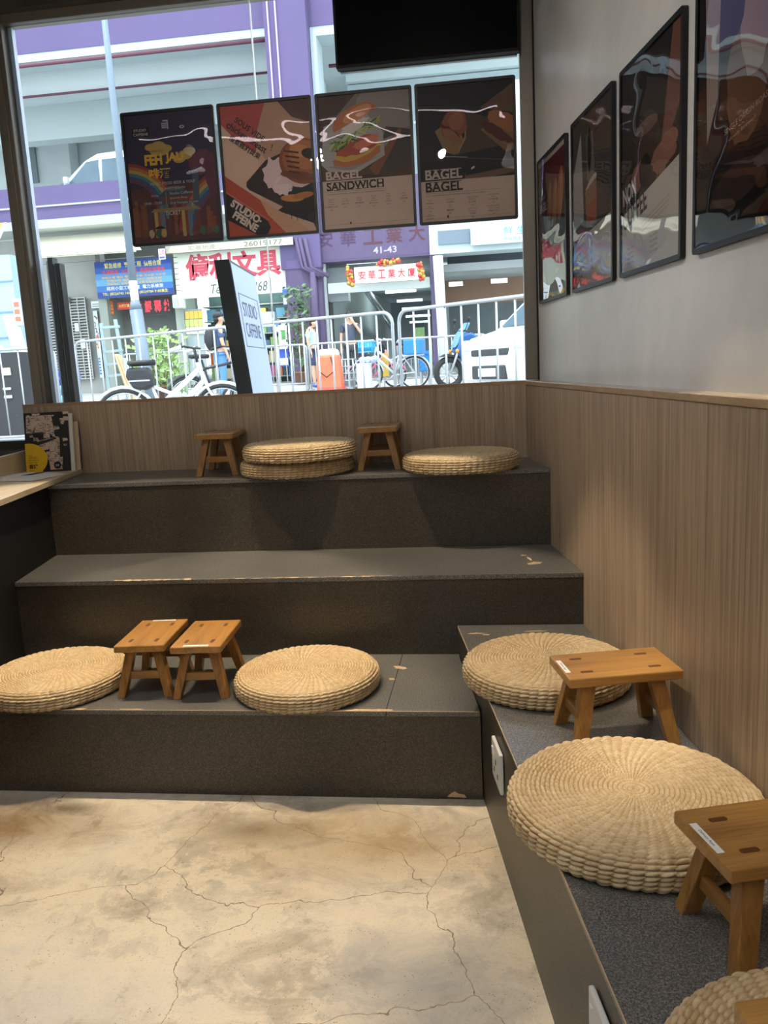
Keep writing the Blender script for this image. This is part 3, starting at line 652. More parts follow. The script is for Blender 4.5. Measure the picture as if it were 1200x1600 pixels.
def art_sousvide(W, H):
    a = Art(W, H, (206, 172, 148)); a.rect(.006, H - .008, W, H, (226, 200, 184))
    a.poly([(0, H), (.21, H), (.145, H * .58), (0, H - .075)], (184, 82, 76)); a.poly([(.21, H), (W, H), (W, H - .18), (.2, H * .56), (.15, H * .72)], (188, 148, 122)); a.poly([(.27, H), (W, H), (W, H - .10), (.33, H - .07)], (96, 66, 58))
    a.poly([(0, H - .09), (.16, H - .22), (.17, .1), (0, .26)], (216, 184, 160))
    a.poly([(.195, H - .245), (W, H - .17), (W, .02), (.40, .04), (.11, .20), (.098, .215), (.10, .235)], (54, 34, 30))
    a.poly([(.235, .10), (W, .20), (W, .01), (.40, .035)], (40, 28, 24))
    for i in range(6): a.line(.27 + i * .026, .155 - i * .004, .275 + i * .026, .05, .003, (24, 16, 14))
    a.blob(.34, .20, .12, .045, (44, 56, 38), .25, seed=8); a.blob(.33, .18, .10, .03, (30, 42, 30), .3, seed=9); a.ell(.31, .150, .055, .016, (206, 140, 78), rot=-4); a.ell(.36, .158, .05, .014, (190, 120, 62), rot=6)
    a.blob(.235, .26, .05, .075, (226, 198, 196), .22, seed=3); a.blob(.27, .205, .04, .04, (232, 208, 206), .25, seed=6); a.blob(.34, .235, .10, .035, (222, 190, 186), .25, seed=7)
    a.ell(.37, .305, .112, .098, (140, 78, 40), rot=-14); a.ell(.374, .312, .100, .086, (168, 98, 52), rot=-14); a.ell(.385, .33, .08, .062, (188, 120, 70), rot=-14); a.ell(.36, .35, .05, .026, (202, 142, 92), rot=-20); a.ell(.40, .335, .036, .022, (52, 30, 24), rot=-14); a.ell(.345, .245, .085, .018, (120, 64, 34), rot=-10)
    for i in range(5): a.line(.285 + i * .004, .355 - i * .022, .352, .342 - i * .022, .008, (84, 42, 30))
    R = random.Random(3)
    for i in range(60): a.ell(R.uniform(.20, .36), R.uniform(.185, .30), .0012, .0012, (90, 40, 44), n=6)
    dk = (40, 30, 34)
    a.text('SOUS VIDE', .062, H - .068, .026, dk, w=.16, bold=.02, rot=-38); a.text('chicken breast', .022, H - .088, .030, dk, w=.215, bold=.02, rot=-36.5); a.text('慢煮雞胸貝果', .03, H - .144, .028, dk, w=.165, bold=.015, rot=-36); a.text('!', .222, H - .205, .03, dk, rot=-20)
    a.poly([(0, .268), (.21, .115), (.30, .0), (.0, .0)], (186, 80, 54)); a.poly([(.155, .16), (.42, -.02), (.30, -.03), (.19, .085)], (204, 160, 128))
    a.poly([(0, .192), (.188, .058), (.20, .03), (.17, -.02), (.0, .075)], (28, 26, 30)); a.line(0, .198, .192, .062, .0016, (206, 170, 150))
    a.text('STUDIO·', .012, .138, .036, (226, 206, 190), w=.165, bold=.05, rot=-35.5); a.text('FFEINE', .018, .086, .036, (226, 206, 190), w=.13, bold=.05, rot=-35.5)
    return a
def menu(a, W, y0, cols, seed):
    R = random.Random(seed); bl = (112, 92, 84)
    for j, (en, zh, pr, row) in enumerate(cols):
        x = W * (.1 + .8 * (row[0])); y = y0 - row[1]
        for i, l in enumerate(en): a.text(l, x, y - i * .0095, .0062, bl, align='c')
        y -= .0095 * len(en) + .003; a.text(zh, x, y, .0075, (84, 66, 60), align='c'); a.text(pr, x, y - .013, .0062, bl, align='c')
def art_bagel_sandwich(W, H):
    a = Art(W, H, (96, 84, 76)); a.poly([(0, .35), (W, .42), (W, 0), (0, 0)], (92, 60, 46)); a.ell(.30, .47, .22, .13, (132, 122, 112), rot=-10); a.ell(.33, .50, .16, .09, (152, 142, 132), rot=-10); a.poly([(0, H), (.17, H), (.0, .40)], (84, 62, 54))
    a.poly([(.24, .20), (W, .26), (W, .40), (.30, .42)], (74, 62, 54)); a.poly([(.27, .30), (.335, .355), (.33, .38), (.26, .36)], (140, 136, 128)); a.poly([(.25, .21), (.37, .395), (.36, .41), (.22, .25)], (136, 84, 52))
    a.poly([(0, .28), (.03, .25), (.16, .235), (.29, .30), (.285, .40), (.20, .50), (.02, .44)], (172, 168, 162)); a.poly([(.02, .27), (.13, .245), (.27, .30), (.10, .27)], (150, 144, 138))
    a.blob(.165, .305, .112, .036, (186, 112, 60), .08, rot=12, seed=1); a.blob(.165, .325, .108, .028, (204, 170, 74), .18, rot=12, seed=2); a.blob(.17, .35, .10, .036, (176, 82, 58), .16, rot=14, seed=3); a.blob(.21, .36, .06, .02, (206, 120, 88), .18, rot=20, seed=5)
    R = random.Random(8)
    for i in range(46): 
        x = R.uniform(.045, .27); y = .34 + (x - .04) * .42 + R.uniform(-.02, .026); an = R.uniform(-.6, 1.2); L = R.uniform(.02, .05)
        a.line(x - L / 2 * math.cos(an), y - L / 2 * math.sin(an), x + L / 2 * math.cos(an), y + L / 2 * math.sin(an), R.uniform(.004, .009), R.choice(((122, 148, 66), (84, 120, 48), (168, 178, 92), (62, 92, 40), (190, 196, 130))))
    a.blob(.16, .435, .075, .02, (216, 206, 196), .3, rot=26, seed=4)
    a.ell(.162, .462, .108, .052, (188, 116, 70), rot=24, a0=-8, a1=188); a.ell(.175, .482, .07, .026, (214, 150, 104), rot=24)
    a.poly([(0, 0), (W, 0), (W, .208), (0, .208)], (206, 182, 164)); a.poly([(.0, .208), (.20, .225), (.34, .208)], (70, 40, 30))
    wordmark(a, 'BAGEL', .018, .212, .036, (214, 190, 178), .165); wordmark(a, 'SANDWICH', .018, .166, .036, INK, .262)
    a.text('Freshly baked bagels filled to order, served with a handful of leaves and house sauce', .018, .158, .0045, (96, 76, 68), w=.27); a.text('每日新鮮烘焙貝果配上自選餡料以及沙律菜及自家秘製醬汁', .018, .148, .0055, (80, 62, 56), w=.27)
    menu(a, W, .125, [(('smoked', 'salmon', 'avocado'), '牛油果煙三文魚', '$68', (-.02, 0)), (('egg salad', 'cucumber'), '雞蛋沙律', '$62', (.18, 0)), (('chicken', 'breast'), '慢煮雞胸肉', '$72', (.38, .0)), (('roasted', 'beef', 'mustard'), '燒牛肉芥末', '$75', (.58, -.004)), (('ham', 'cheese', 'melt'), '火腿芝士', '$62', (.78, -.008)), (('grilled', 'veggies'), '素菜貝果', '$58', (1.0, -.004))], 2)
    a.line(.015, .018, W - .02, .018, .001, (140, 116, 104)); a.blob(.12, .022, .004, .006, (60, 48, 44), .1)
    return a
def art_bagel_bagel(W, H):
    a = Art(W, H, (22, 22, 28)); a.poly([(.30, .42), (W, .52), (W, .30), (.24, .20), (.2, .25)], (30, 24, 24)); a.poly([(.27, .46), (W, .55), (W, .43)], (118, 84, 62))
    a.poly([(.07, .38), (.105, .40), (.155, .465), (.205, .30), (.155, .275), (.11, .29)], (150, 116, 78)); a.poly([(.155, .46), (.205, .41), (.20, .33), (.165, .275), (.37, .30), (.40, .39), (.27, .43)], (84, 62, 46)); a.poly([(.165, .465), (.21, .41), (.205, .34), (.165, .272), (.17, .29), (.20, .35), (.20, .405)], (170, 138, 100))
    a.blob(.155, .40, .056, .062, (148, 88, 62), .07, rot=-30, seed=2); a.blob(.14, .372, .05, .014, (110, 34, 34), .3, rot=-38, seed=3); a.blob(.145, .352, .055, .02, (156, 108, 66), .12, rot=-38, seed=4); a.blob(.165, .415, .036, .036, (166, 104, 74), .08, rot=-30, seed=7)
    a.poly([(.27, .37), (.31, .40), (.42, .42), (.42, .28), (.38, .27)], (140, 104, 64)); a.blob(.365, .40, .07, .036, (176, 112, 70), .08, rot=-26, seed=5); a.blob(.34, .355, .08, .022, (96, 34, 32), .2, rot=-34, seed=6)
    a.line(.11, .272, .21, .262, .003, (170, 166, 162)); a.line(.17, .262, W, .235, .0022, (92, 88, 88)); a.poly([(.19, .155), (W, .185), (W, .215), (.2, .2)], (120, 88, 72)); a.poly([(.2, .185), (W, .21), (W, .235), (.2, .21)], (16, 15, 18)); a.ell(.232, .216, .010, .004, (236, 222, 196), rot=30)
    a.rect(0, 0, W, .172, (206, 182, 164)); wordmark(a, 'BAGEL', .02, .178, .042, (206, 186, 174), .165); wordmark(a, 'BAGEL', .02, .126, .042, INK, .165)
    a.text('Please choose your favourite from our freshly baked selection of plain, sesame and seasonal bagels', .02, .118, .0045, (96, 76, 68), w=.33); a.text('從以下各款新鮮出爐的貝果中挑選您的最愛再配上牛油或忌廉芝士', .02, .108, .0055, (80, 62, 56), w=.27)
    menu(a, W, .088, [(('original',), '原味貝果', '$18', (-.02, 0)), (('plain & butter',), '牛油', '$22', (-.02, .034)), (('sesame',), '芝麻貝果', '$20', (-.02, .066)), (('cinnamon',), '牛油葡提', '$22', (.26, .0)), (('pesto',), '羅勒青醬', '$24', (.26, .034)), (('cream cheese', '& chives'), '芝士香蔥', '$24', (.56, -.004)), (('peanut butter', '& banana'), '花生醬', '$26', (.56, .046)), (('cream cheese', '& jam'), '芝士藍莓醬', '$26', (.84, -.008)), (('smoked cheddar', 'cream cheese'), '煙燻車打芝士', '$28', (.84, .040))], 5)
    a.line(.012, .012, W - .012, .012, .001, (140, 116, 104)); a.blob(.115, .018, .004, .006, (60, 48, 44), .1); return a
yw = .034
for lab, x0, x1, art in (('dark blue festival poster with yellow lettering, leftmost on the window', -1.817, -1.372, art_party), ('red and cream chicken poster, second from left on the window', -1.357, -.919, art_sousvide),
                         ('sandwich menu poster with green lettuce, third from left on the window', -.904, -.469, art_bagel_sandwich), ('mostly black menu poster with two wrapped bagels, rightmost on the window', -.457, -.019, art_bagel_bagel)):
    poster(lab, (x0, yw, 1.988), (1, 0, 0), x1 - x0, .592, art)
def art_breakfast(W, H):
    a = Art(W, H, (112, 30, 40)); a.rect(0, H - .018, W, H, (214, 204, 200)); a.poly([(.12, H * .64), (W, H * .70), (W, .16), (.13, .16)], (46, 28, 26))
    for x, y in ((.17, .36), (.26, .35), (.35, .375)): a.ell(x, y, .04, .10, (178, 112, 62), rot=-14); a.ell(x + .012, y, .02, .085, (206, 146, 92), rot=-14); a.line(x - .02, y - .08, x + .04, y + .06, .006, (96, 46, 30))
    a.text('Special', .012, .40, .022, (230, 214, 206), w=.10); a.text('BAGEL', .012, .355, .036, (234, 220, 212), w=.12, bold=.04)
    a.text('Smoked Salmon & Cheese', .02, .245, .013, (214, 186, 176), w=.24, rot=8); a.text('Roast Beef', .06, .222, .013, (214, 186, 176), w=.12, rot=8)
    a.rect(.13, 0, W, .20, (198, 168, 150)); a.text('Bagel', .018, .16, .040, (224, 198, 120), w=.105, bold=.02)
    for i, t_ in enumerate(('MATCH', 'IT', 'NEW', '$78')): a.text(t_, .25, .155 - i * .034, .022, (240, 228, 222), w=(.10, .03, .08, .07)[i], bold=.03)
    a.ell(.06, .06, .05, .05, (150, 92, 52)); a.ell(.06, .07, .035, .03, (188, 132, 82)); a.rect(.04, .0, .075, .05, (60, 40, 34)); return a
def art_brew(W, H):
    a = Art(W, H, (62, 58, 54)); a.poly([(0, H), (W, H), (W, H * .62), (.2, H * .7), (0, H * .5)], (84, 74, 68)); a.poly([(0, H * .70), (.10, H * .92), (.13, H * .40), (0, .2)], (168, 166, 162))
    a.poly([(.16, H * .88), (.24, H * .88), (.26, H * .62), (.22, H * .58), (.17, H * .62)], (120, 112, 106)); a.ell(.20, H * .78, .022, .075, (40, 36, 34)); a.ell(.215, H * .58, .07, .018, (190, 176, 166), rot=16); a.poly([(.15, H * .56), (.28, H * .60), (.275, H * .36), (.16, H * .34)], (146, 104, 82)); a.poly([(.16, H * .46), (.275, H * .50), (.27, H * .38), (.17, H * .36)], (158, 74, 46)); a.rect(.17, H * .30, .27, H * .35, (52, 44, 40))
    a.rect(0, 0, W, H * .29, (206, 200, 190)); a.poly([(0, H * .28), (W, H * .28), (W, H * .36)], (196, 190, 182))
    for i in range(5): a.text(('AMERICANO', 'LATTE', 'CAPPUCCINO', 'FLAT WHITE', 'MOCHA')[i], .02, .125 - i * .026, .013, (70, 54, 50), w=(.13, .07, .15, .13, .09)[i], rot=8); a.text('$%d' % (32 + 3 * i), .21, .15 - i * .026, .013, (70, 54, 50), rot=8)
    a.text('COFFEE', .02, .155, .03, (150, 40, 48), w=.13, bold=.05, rot=10); return a
def art_non_coffee(W, H):
    a = Art(W, H, (50, 42, 40)); a.poly([(0, H), (.16, H), (.1, .30), (0, .26)], (64, 56, 52)); a.poly([(W - .06, H), (W, H), (W, H * .68), (W - .10, H * .50), (W - .15, H * .44), (W - .12, H * .62)], (128, 84, 70)); a.ell(W - .135, H * .44, .035, .022, (150, 104, 88), rot=-40)
    for i in range(4): a.line(W - .15 + i * .012, H * .44, W - .165 + i * .02, H * .385, .009, (150, 104, 88))
    a.ell(.2, .32, .10, .09, (74, 56, 50)); a.ell(.2, .37, .085, .02, (116, 92, 80)); a.blob(.13, .25, .06, .035, (146, 100, 82), .15, rot=30, seed=4); a.blob(.33, .27, .09, .04, (152, 108, 90), .15, rot=12, seed=5); a.ell(.19, .255, .045, .045, (30, 26, 26))
    a.poly([(0, 0), (W, 0), (W, .245), (0, .165)], (206, 200, 192)); a.text('NON', .012, .19, .05, (214, 206, 198), w=.11, bold=.03, rot=10); a.text('COFFEE', .012, .118, .062, (66, 56, 54), w=.20, bold=.02, rot=10)
    for i in range(3): a.text('Chocolate, matcha, tea and fresh juices blended to order', .17, .118 - i * .012, .006, (120, 108, 102), w=.20, rot=11)
    for i in range(4): a.text('Matcha latte', .05, .06 - i * .014, .007, (120, 108, 102), rot=5); a.text('Hot chocolate', .23, .07 - i * .014, .007, (120, 108, 102), rot=5)
    return a
def art_dark_sandwich(W, H):
    a = Art(W, H, (40, 32, 32)); a.poly([(0, H * .62), (W, H * .70), (W, .20), (0, .18)], (74, 44, 36)); a.poly([(.03, H), (.11, H), (.10, H * .55), (.05, H * .40)], (168, 150, 140)); a.blob(.24, H * .55, .10, .12, (124, 88, 64), .15, seed=2); a.blob(.27, H * .70, .07, .08, (176, 150, 136), .15, seed=4)
    a.poly([(0, 0), (W, 0), (W, .16), (.2, .19), (0, .13)], (32, 28, 30)); a.text('SINGLE ORIGIN ROAST', .14, .22, .012, (196, 170, 156), w=.2, rot=8); a.text('slowly brewed', .16, .20, .010, (196, 170, 156), w=.12, rot=8); a.ell(.2, .11, .12, .04, (66, 50, 46), rot=6); return a
ex = (S, -1, 0)
for lab, ya, yb_, z0, z1, art in (('burgundy bagel poster on the right wall, farthest into the corner', -.075, -.530, 1.606, 2.190, art_breakfast), ('grey and brown coffee glass poster, second from the corner on the right wall', -.605, -1.070, 1.605, 2.193, art_brew),
                               ('non coffee drinks poster with hands over a pot on the right wall', -1.135, -1.598, 1.604, 2.190, art_non_coffee), ('large reflective dark poster cut by the right photo edge', -1.668, -2.128, 1.602, 2.190, art_dark_sandwich)):
    k = math.hypot(S, 1); poster(lab, (WX(ya, .045), ya, z0), ex, (ya - yb_) * k, z1 - z0, art, 'acrylic_w')

# ------------------------------------------------------------------ the street outside: ground and the building opposite
FY = 18.5
pv = plain('pale_pavement', (172, 172, 168), .8, var=.12, scale=6); road = plain('sunlit_road', (150, 152, 152), .85, var=.12, scale=4)
def slope(mb, x0, x1, y0, y1, dz=0, t=.25): return mb.add([(x0, y0, G(y0) + dz - t), (x1, y0, G(y0) + dz - t), (x1, y1, G(y1) + dz - t), (x0, y1, G(y1) + dz - t), (x0, y0, G(y0) + dz), (x1, y0, G(y0) + dz), (x1, y1, G(y1) + dz), (x0, y1, G(y1) + dz)],
                     [(3, 2, 1, 0), (4, 5, 6, 7), (0, 1, 5, 4), (1, 2, 6, 5), (2, 3, 7, 6), (3, 0, 4, 7)])
tag(slope(MB(), -40, 25, .125, 13.2).build('street_ground', road), 'bright sunlit roadway outside the window', None, None, 'structure')
tag(slope(MB(), -40, 25, 13.2, FY + 14, .0).build('far_pavement', pv), 'pale pavement below the building opposite', None, None, 'structure')
tag(slope(MB(), -40, 25, 13.0, 13.2, .02, .2).build('kerb_stone', plain('kerb', (186, 186, 182), .8)), None, None, None, 'structure')
purple = plain('purple_render', (98, 87, 128), .8, var=.10, scale=1.2); purple_d = plain('purple_render_worn', (94, 82, 114), .8, var=.18, scale=2.4)
pale = plain('pale_blue_render', (216, 226, 226), .8, var=.06, scale=1); whiteb = plain('white_band', (184, 198, 200), .75, var=.05, scale=2); greyb = plain('grey_render', (204, 210, 210), .85, var=.12, scale=1.4)
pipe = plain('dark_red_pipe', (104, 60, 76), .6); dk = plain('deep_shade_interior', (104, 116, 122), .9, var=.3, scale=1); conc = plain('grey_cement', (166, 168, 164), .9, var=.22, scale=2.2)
tube_l = plain('fluorescent_tube', (236, 250, 246), .5, emit=1.6); dgl = plain('dark_shop_glass', (64, 84, 90), .15, var=.3, scale=3)
def RB(mb, TL, BR, Y, d, mi=None):
    a = at(*TL, Y); b = at(*BR, Y); return mb.box((a.x, Y, b.z), (b.x, Y + d, a.z), mi)
def Z(u, v, Y=FY): return at(u, v, Y).z
def X(u, v, Y=FY): return at(u, v, Y).x
bd = thingw('industrial_building', 'purple industrial building across the street with a car deck upstairs', 'building', (-5, FY, 1))
zb0, zb1 = Z(150, 72), 11.8
cx0, cx1 = -5.58, -4.50
MB().box((-20, FY, zb0), (cx0, FY + .8, zb1)).build('upper_spandrel', purple, bd)
MB().box((-20, FY + .02, zb0 - .20), (cx0 - .01, FY + .8, zb0)).build('spandrel_edge', whiteb, bd)
MB().tube([(-20, FY - .02, zb0 - .30), (cx0, FY - .02, zb0 - .30)], .05).build('drain_pipe', pipe, bd)
MB().box((cx0, FY - .35, 4.0), (cx1, FY + .8, zb1)).build('column', purple, bd)
MB().box((cx0 + .10, FY - .40, 5.5), (cx0 + .14, FY - .34, zb1)).box((cx0 + .30, FY - .40, 5.5), (cx0 + .34, FY - .34, zb1)).build('conduit', plain('pale_conduit', (176, 164, 204), .6), bd)
zs = Z(150, 139, FY + 2)
MB().box((-20, FY + .8, zs + .55), (3, FY + 13, zs + .9)).build('deck_ceiling', pale, bd)
MB().box((-20, FY + 1.6, zs - .15), (cx0 + .5, FY + 2.4, zs + .7)).build('ceiling_beam', pale, bd)
MB().box((-20, FY + 4.6, zs - .5), (cx0 + .5, FY + 5.2, zs + .6)).build('ceiling_beam', pale, bd)
MB().tube([(-20, FY + 1.5, zs - .2), (cx0, FY + 1.5, zs - .2)], .035).build('drain_pipe', pipe, bd)
MB().box((-20, FY + 9, 5), (3, FY + 9.3, zs + .7)).build('deck_rear_wall', greyb, bd)
b = MB()
for u0, u1, v0, v1 in ((36, 60, 228, 285), (88, 118, 226, 270)): RB(b, (u0, v0), (u1, v1), FY + 8.9, .1)
b.build('deck_window', plain('dim_window', (120, 130, 136), .4), bd)
RB(MB(), (82, 190), (113, 285), FY + 8.2, .7).build('deck_pillar', greyb, bd)
zp1, zp0 = Z(150, 284), Z(150, 345); zmid = Z(150, 316)
MB().box((-20, FY, zmid + .02), (cx0, FY + .25, zp1)).build('parapet', purple, bd)
MB().box((-20, FY - .06, zmid - .02), (cx0, FY + .25, zmid + .02)).build('parapet_ledge', whiteb, bd)
MB().box((-20, FY - .02, zp0), (cx0, FY + .25, zmid - .02)).build('parapet', purple, bd)
MB().box((-20, FY + .25, zp0 - .3), (3, FY + 13, zp0 + .02)).build('deck_floor', greyb, bd)
# right-hand bay of the car deck behind the television
MB().box((cx1, FY, Z(500, 40)), (3, FY + .8, zb1)).build('upper_spandrel', purple, bd)
xr = X(480, 100)
zr = Z(500, 40)
MB().box((cx1 + .012, FY + .01, 6.0), (cx1 + .16, FY + .8, zr - .22)).box((cx1 + .012, FY + .02, zr - .22), (3, FY + .8, zr)).build('opening_trim', whiteb, bd)
b = MB(); b.box((cx1 + .16, FY + 4.6, Z(700, 118, FY + 4.6) + .1), (3, FY + 5.2, zs + 1.2)).build('ceiling_beam', pale, bd)
MB().box((-1.6, FY - .0, 6.4), (3, FY + .3, Z(700, 135))).build('parapet', pale, bd)
MB().box((cx1 + .16, FY + 4.8, 5.2), (3, FY + 5, Z(700, 118, FY + 4.8))).build('deck_side_wall', whiteb, bd)
MB().tube([at(504, 48, FY + 1), at(513, 70, FY + 1)], .07).tube([at(514, 103, FY + 2), at(545, 101, FY + 2)], .05).build('drain_pipe', pipe, bd)
# ground floor: header, columns, walls
hx0, hx1 = X(455, 400), X(672, 380)
zh1, zh0 = Z(150, 284), Z(560, 408)
MB().box((cx0, FY - .2, zh0), (hx1, FY + .4, zmid)).build('entrance_header', purple_d, bd)
MB().box((X(452, 450), FY - .33, .9), (X(507, 450), FY + .8, 4.12)).build('column', purple_d, bd)
b = MB()
for u in (462, 468, 476): b.tube([at(u, 372, FY - .42), at(u + 10, 418, FY - .42), at(u + 38, 432, FY - .42)], .05)
b.tube([at(489, 425, FY - .4), at(498, 590, FY - .4)], .09)
b.build('air_duct', purple_d, bd)
MB().box((X(672, 400), FY - .2, .9), (X(681, 400), FY + .2, 5)).build('column', purple_d, bd)
b = MB(); b.tube([at(684, 400, FY - .4), at(696, 600, FY - .4)], .13, 10); b.build('drain_pipe', pale, bd)
MB().box((hx1, FY - .25, Z(740, 395)), (4, FY + .5, zmid + .3)).build('shop_fascia', whiteb, bd)
RB(MB(), (684, 361), (735, 379), FY - .3, .1).build('fascia_opening', plain('dim_blue_grey', (112, 128, 142), .6), bd)
# carport to the right of the entrance
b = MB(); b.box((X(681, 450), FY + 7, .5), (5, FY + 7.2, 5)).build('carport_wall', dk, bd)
b = MB(); b.box((X(681, 450), FY + .5, 3.75), (5, FY + 9, 3.95)).build('carport_ceiling', plain('shaded_soffit', (170, 176, 178), .9, var=.2, scale=.8), bd)
b = MB(); b.box((X(681, 450), FY + 3, 3.05), (5, FY + 3.3, 3.75)).build('carport_beam', plain('rust_beam', (150, 120, 100), .8, var=.25, scale=2), bd)
for u, v, L in ((716, 423, 26), (712, 441, 22), (780, 436, 26)):
    RB(MB(), (u - L / 2, v), (u + L / 2, v + 5), FY + 1.5, .1).build('ceiling_lamp', tube_l, bd)
# corridor through the middle entrance
ex0, ex1 = X(505, 500), X(676, 500)
b = MB(); b.box((ex0 - .1, FY + .4, .5), (ex0, FY + 16, 4.3)).box((ex1, FY + .4, .5), (ex1 + .1, FY + 16, 4.3)); b.build('corridor_wall', plain('corridor_wall_paint', (150, 160, 162), .8, var=.15, scale=1), bd)
MB().box((ex0, FY + .4, 4.15), (ex1, FY + 16, 4.3)).build('corridor_ceiling', plain('corridor_ceiling_paint', (118, 128, 132), .9), bd)
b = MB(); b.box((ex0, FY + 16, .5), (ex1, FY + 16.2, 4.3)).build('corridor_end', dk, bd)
RB(MB(), (648, 512), (664, 536), FY + 15.8, .1).build('courtyard_opening', plain('far_greenery_glow', (150, 190, 130), .8, var=.5, scale=8, emit=.5), bd)  # brightness beyond the passage put into the panel as a glow
for k, (u0, u1, v, d) in enumerate(((602, 650, 457, 3), (620, 660, 471, 5), (628, 664, 483, 7.5), (634, 672, 495, 10), (640, 670, 504, 13))):
    a = at(u0, v, FY + d); c = at(u1, v, FY + d); MB().box((a.x, FY + d, a.z - .03), (c.x, FY + d + .12, a.z + .05)).build('ceiling_lamp', tube_l, bd)
b = MB()
for u, d in ((560, 1.0), (566, 1.0)): b.tube([at(u, 440, FY + 1), at(u + 50, 512, FY + 11)], .05)
b.build('ceiling_pipe', plain('pale_pipe', (190, 200, 202), .5), bd)
RB(MB(), (505, 420), (545, 470), FY + .45, .3).build('wall_machine', plain('machine_grey', (170, 180, 182), .6, var=.15, scale=8), bd)
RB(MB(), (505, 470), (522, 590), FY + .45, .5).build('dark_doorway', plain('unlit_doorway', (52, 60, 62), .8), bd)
b = MB(); RB(b, (508, 412), (512, 600), FY - .05, .1); RB(b, (512, 443), (672, 449), FY - .05, .1, None); b.build('door_frame', plain('pale_door_frame', (196, 206, 204), .5), bd)

# shops at the left
MB().box((-20, FY + .3, 0), (X(148, 470), FY + .6, zp0)).build('shop_wall', conc, bd)
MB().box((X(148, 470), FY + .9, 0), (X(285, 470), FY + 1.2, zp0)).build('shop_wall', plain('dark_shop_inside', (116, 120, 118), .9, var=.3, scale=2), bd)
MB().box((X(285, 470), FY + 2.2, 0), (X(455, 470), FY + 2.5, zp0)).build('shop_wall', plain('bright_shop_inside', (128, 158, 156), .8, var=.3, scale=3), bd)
for u in (282, 164): MB().box((X(u, 500) - .12, FY - .02, .9), (X(u, 500) + .12, FY + .95, 3.6)).build('shop_pillar', plain('greenish_tile', (150, 160, 150), .6), bd)
MB().box((-20, FY - 1.0, Z(120, 364)), (cx0, FY + .3, Z(120, 351))).build('canopy_slab', plain('canopy_grey', (170, 178, 176), .8), bd)
b = MB(); a0 = at(50, 372, FY - .3); a1 = at(207, 362, FY - .3); c0 = at(58, 402, FY - 1.6); c1 = at(212, 392, FY - 1.6)
b.add([a0, a1, c1, c0, a0 + Vector((0, .03, -.02)), a1 + Vector((0, .03, -.02)), c1 + Vector((0, .03, -.02)), c0 + Vector((0, .03, -.02))], [(0, 3, 2, 1), (4, 5, 6, 7), (0, 1, 5, 4), (2, 3, 7, 6), (1, 2, 6, 5), (3, 0, 4, 7)])
aw = thingw('shop_awning', 'white canvas awning with faint characters over the grey shopfront', 'awning', ((a0.x + a1.x) / 2, FY - 1, 4.5)); b.build('canvas', plain('white_canvas', (244, 240, 218), .8, var=.03), aw)
ar = Art(2.85, .55, (244, 240, 218), .002); ar.text('地產有限公', .22, .14, .26, (214, 190, 172), w=2.2, bold=.005)
ar.build('canvas_lettering', c0 + Vector((0, -.02, .01)), (c1 - c0), (a0 - c0), aw)
def flat_sign(label, TL, BR, Y, art, bg, t=.12, cat='shop sign', name='shop_sign', frame=None):
    a = at(*TL, Y); b_ = at(*BR, Y); o = thingw(name, label, cat, ((a.x + b_.x) / 2, Y, b_.z))
    MB().box((a.x, Y, b_.z), (b_.x, Y + t, a.z)).build('sign_case', plain('sign_case_grey', (120, 124, 128), .5) if frame is None else frame, o)
    A = Art(b_.x - a.x, a.z - b_.z, bg, .0006); art(A, A.W, A.H); A.build('sign_face', (a.x, Y - .004, b_.z), (1, 0, 0), (0, 0, 1), o); return o
def s_phone(a, W, H): a.text('2690 3600', .05 * W, .2 * H, .6 * H, (120, 120, 116), w=.25 * W); a.text('26933660', .48 * W, .2 * H, .6 * H, (120, 120, 116), w=.36 * W, bold=.01); a.poly([(.86 * W, 0), (W, 0), (W, H)], (214, 206, 184))
flat_sign('beige fascia strip with a grey telephone number above the blue sign', (30, 415), (240, 400), FY - .5, s_phone, (204, 200, 186))
def s_blue(a, W, H):
    for i in range(6): a.rect(0, H * i / 6, W, H * (i + 1) / 6, ((36, 70, 150), (60, 116, 190), (104, 168, 214), (84, 148, 206), (50, 96, 176), (36, 72, 156))[i])
    y, r, w_ = (238, 226, 110), (226, 70, 56), (240, 242, 240)
    for i, (s_, c, h) in enumerate((('緊急維修  專業工程  價格合理', y, .15), ('水電維修  冷氣工程  電器批發零售', r, .13), ('安裝水電 電燈 電掣 抽氣扇 熱水爐 冷氣機', (240, 190, 90), .065), ('更換水喉 通渠 清洗冷氣 安裝工程', (240, 190, 90), .065), ('更換電錶 安裝插座 人造衛星電視系統', (240, 190, 90), .065), ('政府小型工程承建  電力系檢測', w_, .11), ('TEL: (852)6742 1666葉生 (852)9784 9180黃生', y, .11))):
        yy = (.80, .63, .52, .43, .34, .20, .05)[i]; a.text(s_, W * .5, H * yy, H * h, c, w=W * (.74, .82, .84, .72, .72, .74, .86)[i], align='c', bold=.012)
flat_sign('blue repair shop sign with yellow and red characters left of the lamp post', (147, 410), (272, 459), FY - .2, s_blue, (50, 100, 180))
def s_stat(a, W, H):
    a.text('億利文具', .10 * W, .36 * H, .56 * H, (206, 72, 92), w=.84 * W, bold=.035); a.text('Tel 2601 8368', .31 * W, .06 * H, .2 * H, (70, 90, 86), w=.5 * W, shear=.25)
    for i in range(8): a.rect(0, H * (.06 + .115 * i), .035 * W, H * (.075 + .115 * i), (110, 116, 112))
flat_sign('cream stationery shop sign with big red characters', (270, 393), (453, 456), FY - .2, s_stat, (226, 232, 214), frame=plain('sign_case_cream', (214, 220, 204), .5))
def s_strip(a, W, H): a.text('宏基地產', .18 * W, .2 * H, .6 * H, (150, 148, 130), w=.22 * W); a.text('26019177', .62 * W, .18 * H, .66 * H, (128, 126, 112), w=.3 * W, bold=.01); a.poly([(0, 0), (.05 * W, H), (0, H)], (190, 186, 168))
